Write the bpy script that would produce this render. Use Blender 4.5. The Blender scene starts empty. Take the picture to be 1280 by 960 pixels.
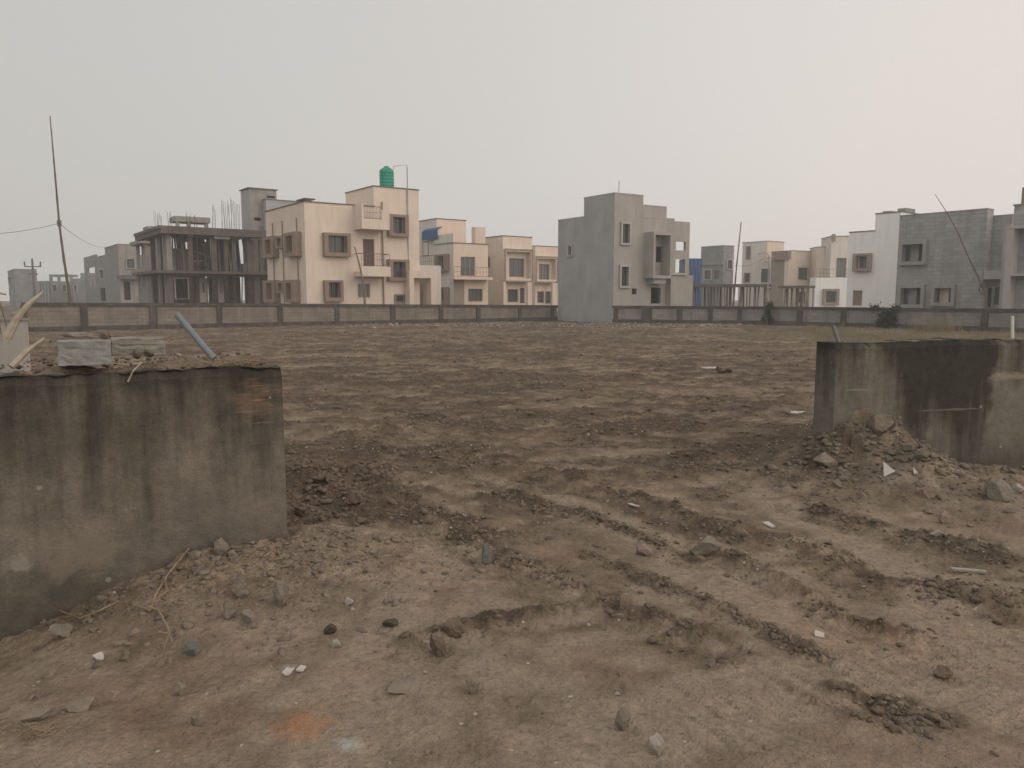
import bpy, bmesh, math, random
import numpy as np
from mathutils import Vector, Matrix
R = math.radians
rnd = random.Random(7)
sc = bpy.context.scene
col = sc.collection

# ------------------------------------------------------------------ camera
F_PX, PITCH, CAM_Z = 960.0, R(6.54), 1.8
cp, sp = math.cos(PITCH), math.sin(PITCH)
cam = bpy.data.objects.new('camera', bpy.data.cameras.new('camera'))
col.objects.link(cam)
cam.location = (0, 0, CAM_Z)
cam.rotation_euler = (R(90) - PITCH, 0, 0)
cam.data.sensor_width = 36
cam.data.lens = 36 * F_PX / 1280
cam.data.clip_start = 0.05
cam.data.clip_end = 3000
sc.camera = cam

def ray(px, py):
    u, v = (px - 640) / F_PX, (480 - py) / F_PX
    return np.array([u, cp + v * sp, v * cp - sp])

def at(px, py, Y):
    d = ray(px, py); t = Y / d[1]
    return np.array([d[0] * t, Y, CAM_Z + d[2] * t])

def gpt(px, py, z=0.0):
    d = ray(px, py); t = (z - CAM_Z) / d[2]
    return (d[0] * t, d[1] * t)

# ------------------------------------------------------------------ noise (numpy)
def _h(ix, iy, seed):
    n = (ix * 374761393 + iy * 668265263 + seed * 2147483647 + 1013904223) & 0xFFFFFFFF
    n = ((n ^ (n >> 13)) * 1274126177) & 0xFFFFFFFF
    n = (n ^ (n >> 16)) & 0xFFFFFFFF
    return n / 4294967295.0

def vn(x, y, seed=0):
    x = np.asarray(x, float); y = np.asarray(y, float)
    ix = np.floor(x).astype(np.int64); iy = np.floor(y).astype(np.int64)
    fx = x - ix; fy = y - iy
    fx = fx * fx * fx * (fx * (fx * 6 - 15) + 10); fy = fy * fy * fy * (fy * (fy * 6 - 15) + 10)
    a = _h(ix, iy, seed); b = _h(ix + 1, iy, seed); c = _h(ix, iy + 1, seed); d = _h(ix + 1, iy + 1, seed)
    return (a + (b - a) * fx) * (1 - fy) + (c + (d - c) * fx) * fy

def fbm(x, y, seed=0, octv=4, gain=0.5):
    s = 0; a = 1; t = 0
    for k in range(octv):
        s = s + a * (vn(x * 2 ** k + 17.3 * k, y * 2 ** k - 9.1 * k, seed + k) - 0.5); t += a; a *= gain
    return s / t * 2

def sstep(x, a, b):
    t = np.clip((x - a) / (b - a), 0, 1); return t * t * (3 - 2 * t)

# ------------------------------------------------------------------ mesh helpers
class MB:
    def __init__(s): s.v = []; s.f = []; s.uv = []
    def quad(s, p, uv=None):
        i = len(s.v); s.v += [tuple(map(float, q)) for q in p]; s.f.append(tuple(range(i, i + len(p))))
        s.uv += uv if uv else [(q[0] + q[1], q[2]) for q in p]
    def add(s, verts, faces):
        i = len(s.v); s.v += [tuple(map(float, q)) for q in verts]
        for f in faces:
            s.f.append(tuple(i + k for k in f)); s.uv += [(verts[k][0] + verts[k][1], verts[k][2]) for k in f]
    def box(s, pl, s0, s1, d0, d1, z0, z1):
        P = lambda a, b, c: pl.pt(a, b, c)
        s.quad([P(s0, d1, z0), P(s1, d1, z0), P(s1, d1, z1), P(s0, d1, z1)], [(s0, z0), (s1, z0), (s1, z1), (s0, z1)])
        s.quad([P(s1, d0, z0), P(s0, d0, z0), P(s0, d0, z1), P(s1, d0, z1)], [(s1, z0), (s0, z0), (s0, z1), (s1, z1)])
        s.quad([P(s0, d0, z0), P(s0, d1, z0), P(s0, d1, z1), P(s0, d0, z1)], [(d0, z0), (d1, z0), (d1, z1), (d0, z1)])
        s.quad([P(s1, d1, z0), P(s1, d0, z0), P(s1, d0, z1), P(s1, d1, z1)], [(d1, z0), (d0, z0), (d0, z1), (d1, z1)])
        s.quad([P(s0, d1, z1), P(s1, d1, z1), P(s1, d0, z1), P(s0, d0, z1)], [(s0, d1), (s1, d1), (s1, d0), (s0, d0)])
        s.quad([P(s0, d0, z0), P(s1, d0, z0), P(s1, d1, z0), P(s0, d1, z0)], [(s0, d0), (s1, d0), (s1, d1), (s0, d1)])
    def tube(s, pts, r, n=7, cap=True):
        pts = [Vector(map(float, p)) for p in pts]
        rs = r if isinstance(r, (list, tuple)) else [r] * len(pts)
        base = len(s.v); vs = []
        for i, p in enumerate(pts):
            t = (pts[min(i + 1, len(pts) - 1)] - pts[max(i - 1, 0)]).normalized()
            u = t.cross(Vector((0, 0, 1)) if abs(t.z) < .9 else Vector((1, 0, 0))).normalized(); w = t.cross(u)
            for k in range(n):
                a = 2 * math.pi * k / n
                vs.append(tuple(p + (u * math.cos(a) + w * math.sin(a)) * rs[i]))
        fs = []
        for i in range(len(pts) - 1):
            for k in range(n):
                fs.append((i * n + k, i * n + (k + 1) % n, (i + 1) * n + (k + 1) % n, (i + 1) * n + k))
        if cap:
            fs.append(tuple(range(n - 1, -1, -1))); fs.append(tuple((len(pts) - 1) * n + k for k in range(n)))
        s.add(vs, fs)
        return s

class Plane:
    """vertical plane through (x,y) with direction angle ang; d is measured outward, towards the viewer's side"""
    def __init__(s, p, ang, flip=False):
        s.p = (float(p[0]), float(p[1])); s.ang = ang
        s.a = (math.cos(ang), math.sin(ang))
        s.n = (math.sin(ang), -math.cos(ang))
        if flip: s.n = (-s.n[0], -s.n[1])
    def pt(s, q, d, z): return (s.p[0] + s.a[0] * q + s.n[0] * d, s.p[1] + s.a[1] * q + s.n[1] * d, z)
    def hit(s, px, py, d=0.0):
        r = ray(px, py); ox, oy = s.p[0] + s.n[0] * d, s.p[1] + s.n[1] * d
        t = (ox * s.n[0] + oy * s.n[1]) / (r[0] * s.n[0] + r[1] * s.n[1])
        x, y = r[0] * t, r[1] * t
        return (x - ox) * s.a[0] + (y - oy) * s.a[1], CAM_Z + r[2] * t
    def s(s_, px, py=340, d=0.0): return s_.hit(px, py, d)[0]
    def z(s_, px, py, d=0.0): return s_.hit(px, py, d)[1]
    def rect(s, r, d=0.0):
        x0, y0, x1, y1 = r; mx, my = (x0 + x1) / 2, (y0 + y1) / 2
        sa, sb = s.s(x0, my, d), s.s(x1, my, d)
        return min(sa, sb), max(sa, sb), s.z(mx, y1, d), s.z(mx, y0, d)

def root(name, label, cat, loc=(0, 0, 0), rz=0.0, group=None):
    o = bpy.data.objects.new(name, None); col.objects.link(o)
    o.empty_display_size = .3
    o.location = loc; o.rotation_euler = (0, 0, rz)
    o['label'] = label; o['category'] = cat
    if group: o['group'] = group
    o['_l'] = 0
    del o['_l']
    return o

def inv_of(o):
    while o.parent: o = o.parent
    return (Matrix.Translation(o.location) @ o.rotation_euler.to_matrix().to_4x4()).inverted()

def part(name, mb, mat, parent=None, label=None, smooth=False, loc=None):
    me = bpy.data.meshes.new(name)
    vs = mb.v
    if parent is not None:
        M = inv_of(parent); vs = [tuple(M @ Vector(v)) for v in vs]
    elif loc is not None:
        vs = [(v[0] - loc[0], v[1] - loc[1], v[2] - loc[2]) for v in vs]
    me.from_pydata(vs, [], mb.f)
    uv = me.uv_layers.new(name='UVMap')
    uv.data.foreach_set('uv', np.array(mb.uv, dtype=np.float32).ravel())
    me.materials.append(mat)
    if smooth: me.polygons.foreach_set('use_smooth', [True] * len(me.polygons))
    me.update()
    o = bpy.data.objects.new(name, me); col.objects.link(o)
    if parent is not None: o.parent = parent
    elif loc is not None: o.location = loc
    if label: o['label'] = label
    return o

def tag(o, label=None, cat=None, group=None, kind=None):
    if label: o['label'] = label
    if cat: o['category'] = cat
    if group: o['group'] = group
    if kind: o['kind'] = kind
    return o

# ------------------------------------------------------------------ materials
def nodes(m):
    m.use_nodes = True
    return m.node_tree.nodes, m.node_tree.links

def mat_surface(name, c1, c2=None, scale=1.5, rough=.85, streak=0.0, streak_col=None, bump=.15, bscale=30, fine=.06,
                coord='UV', brick=None, metallic=0.0, spec=.3):
    m = bpy.data.materials.new(name); N, L = nodes(m)
    b = N['Principled BSDF']; b.inputs['Roughness'].default_value = rough; b.inputs['Metallic'].default_value = metallic
    b.inputs['Specular IOR Level'].default_value = spec
    c2 = c2 or tuple(x * .8 for x in c1)
    tc = N.new('ShaderNodeTexCoord')
    def noise(sc_, det=5, ro=.6, mapping=None, dist=0):
        n = N.new('ShaderNodeTexNoise'); n.inputs['Scale'].default_value = sc_; n.inputs['Detail'].default_value = det
        n.inputs['Roughness'].default_value = ro; n.inputs['Distortion'].default_value = dist
        if mapping:
            mp = N.new('ShaderNodeMapping'); mp.inputs['Scale'].default_value = mapping
            L.new(tc.outputs[coord], mp.inputs['Vector']); L.new(mp.outputs[0], n.inputs['Vector'])
        else: L.new(tc.outputs[coord], n.inputs['Vector'])
        return n
    def ramp(src, p0, p1, a=(0, 0, 0, 1), c=(1, 1, 1, 1)):
        r = N.new('ShaderNodeValToRGB'); r.color_ramp.elements[0].position = p0; r.color_ramp.elements[1].position = p1
        r.color_ramp.elements[0].color = a; r.color_ramp.elements[1].color = c
        L.new(src, r.inputs[0]); return r.outputs[0]
    def mix(f, a, c, bt='MIX'):
        x = N.new('ShaderNodeMix'); x.data_type = 'RGBA'; x.blend_type = bt
        for k, v in ((0, f), (6, a), (7, c)):
            if isinstance(v, (int, float)): x.inputs[k].default_value = v
            elif isinstance(v, tuple): x.inputs[k].default_value = (*v, 1)
            else: L.new(v, x.inputs[k])
        return x.outputs[2]
    n1 = noise(scale)
    c = mix(ramp(n1.outputs[0], .35, .65), c1, c2)
    h = None
    if brick:
        bw, bh, mort, mc = brick
        br = N.new('ShaderNodeTexBrick'); br.inputs['Scale'].default_value = 1
        br.inputs['Brick Width'].default_value = bw; br.inputs['Row Height'].default_value = bh
        br.inputs['Mortar Size'].default_value = mort; br.inputs['Mortar Smooth'].default_value = .3
        br.inputs['Color1'].default_value = (.85, .85, .85, 1); br.inputs['Color2'].default_value = (1.1, 1.08, 1.05, 1)
        br.inputs['Mortar'].default_value = (*mc, 1)
        L.new(tc.outputs[coord], br.inputs['Vector'])
        c = mix(1.0, c, br.outputs['Color'], 'MULTIPLY')
        h = br.outputs['Fac']
    if streak > 0:
        n2 = noise(1, 6, .65, (2.2, .22, 1))
        c = mix(mix(streak, (0, 0, 0), ramp(n2.outputs[0], .48, .72)), c, streak_col or tuple(x * .45 for x in c1))
    if fine:
        n3 = noise(28, 4, .7)
        c = mix(fine * 5, c, mix(1.0, c, ramp(n3.outputs[0], .3, .7, (.75, .75, .75, 1), (1.2, 1.2, 1.2, 1)), 'MULTIPLY'))
    L.new(c, b.inputs['Base Color'])
    if bump:
        nb = noise(bscale, 6, .65)
        bm = N.new('ShaderNodeBump'); bm.inputs['Strength'].default_value = bump; bm.inputs['Distance'].default_value = .05
        L.new(nb.outputs[0], bm.inputs['Height'])
        if h is not None:
            b2 = N.new('ShaderNodeBump'); b2.inputs['Strength'].default_value = .6; b2.inputs['Distance'].default_value = .03; b2.invert = True
            L.new(h, b2.inputs['Height']); L.new(bm.outputs[0], b2.inputs['Normal']); L.new(b2.outputs[0], b.inputs['Normal'])
        else: L.new(bm.outputs[0], b.inputs['Normal'])
    return m

def mat_glass(name, c):
    m = bpy.data.materials.new(name); N, L = nodes(m); b = N['Principled BSDF']
    b.inputs['Base Color'].default_value = (*c, 1); b.inputs['Roughness'].default_value = .15
    b.inputs['Specular IOR Level'].default_value = .5
    return m

M = {}
M['cream'] = mat_surface('cream_plaster', (.67, .565, .475), (.60, .505, .42), .6, streak=.35, streak_col=(.42, .33, .27))
M['cream_cool'] = mat_surface('pale_sky_tint_plaster', (.66, .60, .54), (.58, .53, .48), .5, streak=.4, streak_col=(.36, .31, .27))  # pale plaster; on left faces its cool tone paints grey sky light
M['peach'] = mat_surface('peach_plaster', (.67, .545, .45), (.60, .485, .395), .6, streak=.3, streak_col=(.4, .3, .24))
M['white'] = mat_surface('white_plaster', (.80, .79, .77), (.75, .74, .72), .5, streak=.2, streak_col=(.38, .36, .34))
M['brown'] = mat_surface('brown_paint', (.27, .20, .155), (.22, .165, .13), 1.5, streak=.2)
M['taupe'] = mat_surface('taupe_paint', (.29, .235, .19), (.25, .2, .165), 1.2, streak=.2)
M['coping'] = mat_surface('weathered_coping', (.17, .14, .12), (.10, .085, .075), 2)
M['cement'] = mat_surface('sky_tinted_cement', (.36, .365, .365), (.27, .275, .28), .45, streak=.45, streak_col=(.21, .215, .22), bump=.2)  # cool tint paints sky light on the grey house's left face
M['cement_sun_tint'] = mat_surface('sun_tinted_cement', (.36, .33, .295), (.29, .27, .245), .5, streak=.4, streak_col=(.2, .19, .18), bump=.2)  # warm tint paints sunlight on the grey house's front
M['trim'] = mat_surface('cement_trim', (.40, .385, .36), (.34, .325, .305), 1, streak=.2)
M['block'] = mat_surface('concrete_blocks', (.35, .35, .345), (.28, .28, .28), .8, streak=.35, streak_col=(.1, .1, .1), brick=(.6, .24, .018, (.84, .84, .84)))
M['block_far'] = mat_surface('pale_concrete_blocks', (.25, .255, .26), (.19, .195, .20), .8, streak=.3, brick=(.6, .24, .018, (.7, .7, .7)))
M['ktrim'] = mat_surface('block_house_trim', (.31, .31, .30), (.25, .25, .245), 1, streak=.3)
M['rough'] = mat_surface('rough_concrete', (.15, .12, .105), (.085, .07, .062), 1.2, streak=.6, streak_col=(.07, .06, .055), bump=.4)
M['rough_light'] = mat_surface('light_rough_concrete', (.29, .27, .25), (.22, .2, .185), 1.2, streak=.5, streak_col=(.12, .105, .1), bump=.3)
M['dark'] = mat_surface('painted_dark_void', (.035, .03, .028), bump=0)  # near-black colour painted for the shade of unlit openings
M['glass'] = mat_glass('window_glass', (.055, .055, .055))
M['glass_green'] = mat_glass('green_window_glass', (.11, .115, .10))
M['frame'] = mat_surface('window_metal', (.35, .33, .31), rough=.5, bump=0)
M['dframe'] = mat_surface('dark_window_metal', (.09, .075, .065), rough=.5, bump=0)
M['door'] = mat_surface('brown_door', (.13, .085, .07), (.10, .065, .055), 3, bump=.1)
M['rail'] = mat_surface('rail_metal', (.14, .11, .095), rough=.6, bump=0)
M['rebar'] = mat_surface('rusty_rebar', (.13, .09, .07), bump=0)
M['bamboo'] = mat_surface('bamboo_pole', (.16, .125, .09), (.10, .08, .06), 2, coord='Object', bump=.1)
M['pale_bamboo'] = mat_surface('pale_props', (.36, .29, .22), (.24, .19, .15), 2, coord='Object', bump=.1)
M['tank'] = mat_surface('green_tank_plastic', (.008, .26, .185), (.006, .2, .145), 1, rough=.45, bump=0)
M['blue'] = mat_surface('blue_sheet', (.025, .10, .24), (.02, .075, .18), 1.5, rough=.6)
M['panel'] = mat_surface('wall_panel_blocks', (.25, .215, .182), (.165, .143, .12), .7, streak=.6, streak_col=(.10, .085, .07), brick=(.4, .2, .014, (.78, .76, .74)), bump=.3)
M['panel_grey'] = mat_surface('grey_wall_panel_blocks', (.27, .255, .235), (.19, .18, .165), .7, streak=.6, streak_col=(.08, .075, .068), brick=(.4, .2, .014, (.78, .77, .76)), bump=.3)
M['post'] = mat_surface('mildewed_post', (.105, .088, .076), (.05, .042, .037), 1.3, streak=.6, streak_col=(.02, .018, .017), bump=.4)
M['wire'] = mat_surface('wire', (.12, .12, .12), bump=0)
M['pvc_white'] = mat_surface('white_pipe', (.62, .6, .56), (.5, .48, .45), 8, coord='Object', bump=0)
M['pvc_blue'] = mat_surface('blue_grey_pipe', (.13, .16, .18), (.20, .215, .22), 6, coord='Object', rough=.6, bump=.1)
M['pvc_grey'] = mat_surface('grey_pipe', (.17, .18, .185), (.12, .125, .13), 6, coord='Object', rough=.6, bump=.1)
M['slab'] = mat_surface('grey_stone_slab', (.25, .25, .235), (.18, .18, .165), 6, coord='Object', bump=.25, bscale=18)
M['slab_dirty'] = mat_surface('dirty_stone_slab', (.26, .245, .215), (.19, .165, .135), 5, coord='Object', bump=.6, bscale=14)
M['stalk'] = mat_surface('dry_palm_stalk', (.42, .37, .28), (.28, .235, .17), 5, coord='Object', bump=.2)
M['straw'] = mat_surface('dry_straw', (.30, .235, .155), (.17, .125, .08), 5, coord='Object', bump=0)
M['leaf'] = mat_surface('green_leaves', (.04, .05, .026), (.025, .033, .018), 3, coord='Object', bump=0)
M['grass'] = mat_surface('dry_green_grass', (.155, .135, .07), (.19, .155, .095), 2, coord='Object', bump=0)
M['rag'] = mat_surface('white_scrap', (.46, .43, .39), (.34, .31, .275), 10, coord='Object', bump=.1)
def rockmat(n, c):
    return mat_surface(n, c, tuple(x * .68 for x in c), 9, coord='Object', bump=.55, bscale=35, fine=.1)
M['stone'] = rockmat('dusty_stone', (.24, .198, .155))
M['stone_grey'] = rockmat('grey_stone', (.235, .20, .16))
M['stone_pale'] = rockmat('pale_stone', (.36, .32, .275))
M['stone_pink'] = rockmat('pinkish_stone', (.30, .225, .185))
M['stone_dark'] = rockmat('dark_clod', (.085, .068, .055))
M['stone_blue'] = rockmat('blue_grey_stone', (.17, .165, .155))
M['brick_red'] = rockmat('brick_piece', (.26, .15, .10))

# ------------------------------------------------------------------ terrain
LW_A, LW_ANG = at(352, 458, 5.13)[:2], R(28)       # right end of the near left wall
def lwp(q, d): return (LW_A[0] + math.cos(LW_ANG) * q + math.sin(LW_ANG) * d, LW_A[1] + math.sin(LW_ANG) * q - math.cos(LW_ANG) * d)
RW_A, RW_ANG = at(1046, 428, 7.75)[:2], R(13)
def local(x, y, A, ang):
    dx, dy = x - A[0], y - A[1]
    return dx * math.cos(ang) + dy * math.sin(ang), dx * math.sin(ang) - dy * math.cos(ang)   # q along, d outward to camera

def seg_dist(x, y, pts):
    best = np.full(np.shape(x), 1e9); side = np.zeros(np.shape(x)); along = np.zeros(np.shape(x)); acc = 0
    for (x0, y0), (x1, y1) in zip(pts[:-1], pts[1:]):
        L = math.hypot(x1 - x0, y1 - y0); ux, uy = (x1 - x0) / L, (y1 - y0) / L
        t = np.clip((x - x0) * ux + (y - y0) * uy, 0, L)
        dx, dy = x - x0 - ux * t, y - y0 - uy * t
        d = np.hypot(dx, dy); s = np.sign(dx * uy - dy * ux)
        m = d < best
        best = np.where(m, d, best); side = np.where(m, s, side); along = np.where(m, acc + t, along)
        acc += L
    return best, side, along

RUTS = [  # pixel polylines of churned ridges, width m, height m
    ([(430, 655), (540, 655), (640, 700), (700, 735), (780, 765), (880, 795)], .13, .055),
    ([(690, 590), (790, 625), (890, 660), (1010, 685), (1110, 730), (1180, 735), (1300, 760)], .16, .06),
    ([(880, 680), (990, 735), (1060, 775), (1150, 800)], .09, .05),
    ([(520, 805), (560, 790), (640, 772), (720, 765)], .10, .05),
    ([(370, 610), (420, 625), (450, 640)], .16, .06),
    ([(880, 570), (960, 565), (1010, 580)], .35, .08),
    ([(490, 545), (540, 525), (600, 540)], .35, .07),
    ([(1040, 860), (1090, 872), (1130, 880)], .10, .025),
    ([(650, 520), (760, 535), (840, 520)], .4, .05),
    ([(1160, 680), (1230, 700), (1300, 712)], .16, .05),
    ([(800, 590), (880, 585), (960, 600)], .2, .05),
]
RUTS += [([(560, 560), (640, 585), (720, 600)], .2, .045), ([(470, 600), (520, 640), (600, 668)], .14, .04),
    ([(740, 690), (840, 735), (960, 790), (1040, 830)], .05, .022), ([(640, 615), (760, 655), (870, 700)], .08, .03), ([(1010, 640), (1120, 668), (1240, 690)], .12, .045),
    ([(400, 540), (470, 560), (520, 575)], .22, .05), ([(620, 470), (700, 478), (800, 470)], .5, .06), ([(400, 470), (500, 480), (570, 470)], .5, .06), ([(860, 500), (930, 510), (1000, 498)], .4, .06)]
RUTS_W = [([gpt(*p) for p in pl], w, h) for pl, w, h in RUTS]
TRACKS = [([(560, 690), (520, 740), (480, 820), (440, 900), (420, 990)], .22),
          ([(700, 620), (860, 700), (1010, 770), (1180, 850), (1350, 930)], .22),
          ([(900, 600), (1090, 690), (1230, 790), (1400, 880)], .22),
          ([(1400, 800), (1180, 812), (1000, 850), (700, 950)], .3)]
TRACKS_W = [([gpt(*p) for p in pl], w) for pl, w in TRACKS]

def terrain(x, y):
    """height, loose (0 compact pale .. 1 churned dark), grass mask"""
    x = np.asarray(x, float); y = np.asarray(y, float)
    r = np.hypot(x, y)
    loose = .35 + .35 * fbm(x * .35, y * .5, 11, 3) + .6 * sstep(fbm(x * 1.6, y * 2.3, 12, 5, .62), -.35, .45) - .28 + .3 * fbm(x * 6, y * 8, 13, 3)
    # the field beyond the opening is ploughed by the bulldozer: churned, dark
    q, d = local(x, y, LW_A, R(26))
    beyond = sstep(-d, -1.6, 1.5)
    loose = loose * (1 - .5 * (1 - beyond)) + .30 * beyond + .04 * (1 - beyond)
    lot_fade = 1 - sstep(r, 70, 90)
    h = .05 * fbm(x * .25, y * .25, 3, 3) * sstep(r, 4, 10)
    rut_m = np.zeros_like(x)
    near = (r < 26)
    for k, (pl, w, hh) in enumerate(RUTS_W):
        dd, sd, al = seg_dist(x, y, pl)
        wob = 1 + .6 * fbm(x * 3, y * 3, 40 + k, 3)
        g = np.exp(-(dd / (w * wob.clip(.3, 2))) ** 2)
        g2 = np.exp(-((dd - 1.7 * w) / (w * .8)) ** 2) * (sd > 0)
        h = h + hh * g * (.2 + .8 * vn(x * 9, y * 9, 60 + k)) - hh * .18 * g2
        rut_m = np.maximum(rut_m, np.maximum(g, .5 * g2) * (1 if w < .19 else .4))
    tr_m = np.zeros_like(x)
    for k, (pl, w) in enumerate(TRACKS_W):
        dd, sd, al = seg_dist(x, y, pl)
        g = 1 - sstep(dd + .05 * fbm(x * 4, y * 4, 80 + k, 2), w * .6, w * 1.1)
        lug = (np.sin(al * 55) > .2) * .006 * (vn(x * 2, y * 2, 90) > .45)
        h = h - g * .008 + g * lug
        tr_m = np.maximum(tr_m, g)
    crumb = np.clip(.35 + 1.6 * fbm(x * 5, y * 6, 15, 4, .7) + .3, 0, 1.25)
    loose = np.clip(loose + .8 * rut_m * crumb - .35 * tr_m * (1 - rut_m), 0, 1)
    h = h + .045 * rut_m * fbm(x * 11, y * 13, 16, 4, .75)
    # roughness
    sc_h = .35 + .9 * loose
    lump = np.abs(fbm(x * 2.2, y * 3.0, 21, 4, .6)) - .3
    h = h + sc_h * (.05 * fbm(x * 1.1, y * 1.7, 5, 4, .55) * sstep(r, 1.5, 7) + .045 * lump * lot_fade * (.4 + .6 * beyond))
    fine = fbm(x * 9, y * 9, 31, 4, .62)
    h = h + sc_h * .022 * fine + .010 * loose * (vn(x * 26, y * 26, 33) - .5)
    far = sstep(r, 8, 20)
    h = h + far * loose * .07 * fbm(x * 1.0, y * .8, 51, 4, .7) * lot_fade
    drag = fbm(x * 1.0 + .5 * y, y * 2.4 - .7 * x, 55, 5, .68)
    drag2 = fbm(x * 2.6 - .8 * y, y * 4.2 + 1.2 * x, 57, 5, .72)
    h = h + beyond * (.045 * drag + .045 * drag2) * lot_fade
    loose = np.clip(loose + beyond * (.35 * drag + .5 * drag2), 0, 1)
    # left heap against the wall
    q, d = local(x, y, LW_A, LW_ANG)
    front = np.exp(-(np.clip(d, 0, 9) / .85) ** 1.6)
    prof = .155 * np.exp(-((q + .25) / .75) ** 2) + .06 * np.exp(-((q - .45) / .5) ** 2) - .24 * sstep(-q, .8, 1.8)
    n = 1 + .45 * fbm(x * 2.5, y * 2.5, 71, 4, .6)
    side = sstep(d, -.75, -.1)
    h = h + prof * front * n * side
    heapL = np.clip(np.exp(-((q + .2) / 1.1) ** 2) * front * side, 0, 1)
    # fill behind the left wall
    fill = sstep(-d, .22, .3) * (1 - sstep(-d, 1.6, 3.0)) * sstep(-q, -.02, .7) * (1 - sstep(-q, 9, 11))
    h = h + 1.27 * fill * (.97 + .05 * fbm(x * 3, y * 3, 75, 3)) * (1 - .25 * sstep(-d, .5, 1.6)) 
    # right heap against the wall
    q, d = local(x, y, RW_A, RW_ANG)
    pk = .50 * np.exp(-((q - .44) / .50) ** 2) + .22 * np.exp(-((q + .15) / .6) ** 2) + .10 * np.exp(-((q - 1.15) / .5) ** 2)
    front = np.exp(-(np.clip(d - .02, 0, 9) / .62) ** 1.35) * sstep(d, -.7, -.05)
    n = 1 + .5 * fbm(x * 2.8, y * 2.8, 77, 4, .6)
    h = h + pk * front * n
    h = h - .14 * sstep(q, 1.0, 1.9) * np.exp(-(np.clip(d - .1, 0, 9) / .45) ** 2) * sstep(d, -.6, -.1)
    # low skirt of loose rubble in front
    skirt = .12 * np.exp(-((d - .95) / .42) ** 2) * np.exp(-((q - 1.6) / 1.9) ** 2)
    h = h + skirt * (1 + .9 * fbm(x * 3.5, y * 3.5, 79, 4, .6))
    heapR = np.clip(np.exp(-((q - 1) / 1.6) ** 2) * np.exp(-(np.clip(d, 0, 9) / 1.3) ** 2) * sstep(d, -.5, 0), 0, 1)
    loose = np.clip(loose - .02 * heapR - .1 * heapL, 0, 1)
    h = h + (heapL + heapR) * (.055 * fbm(x * 6, y * 6, 83, 5, .7) + .03 * (vn(x * 13, y * 13, 84) - .4))
    # strip of rubble behind the left end
    dd = np.hypot(x - gpt(395, 600)[0], y - gpt(395, 600)[1])
    h = h + .085 * np.exp(-(dd / .7) ** 2) * (1 + 1.3 * fbm(x * 4, y * 4, 85, 5, .65))
    h = h + .02 * np.exp(-(dd / .8) ** 2) * vn(x * 12, y * 12, 88); loose = np.clip(loose - .15 * np.exp(-(dd / .8) ** 2), 0, 1)
    # grass along the right side of the lot
    gx, gy = x - 15.5, y - 36
    grass = np.exp(-((gx * .7 + gy * .7) / 7) ** 2 - ((gx * .7 - gy * .7) / 5) ** 2) * sstep(vn(x * .6, y * .3, 91), .25, .6)
    return h, loose, np.clip(grass, 0, 1)

def H(x, y): return float(terrain(np.array([float(x)]), np.array([float(y)]))[0][0])
def ground_hit(px, py):
    """where the pixel's ray first meets the terrain"""
    d = ray(px, py); t0, t1 = (1.5, 60) if py > 420 else (20, 90)
    tf = -CAM_Z / d[2]; t0 = max(t0, tf * .35); t1 = min(t1, tf * 1.15)
    for n in (500, 60):
        t = np.linspace(t0, t1, n)
        x, y, z = d[0] * t, d[1] * t, CAM_Z + d[2] * t
        h = terrain(x, y)[0]; k = int(np.argmax(z <= h)); t0, t1 = t[max(k - 1, 0)], t[k] + 1e-4
    return x[k], y[k], h[k]

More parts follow.
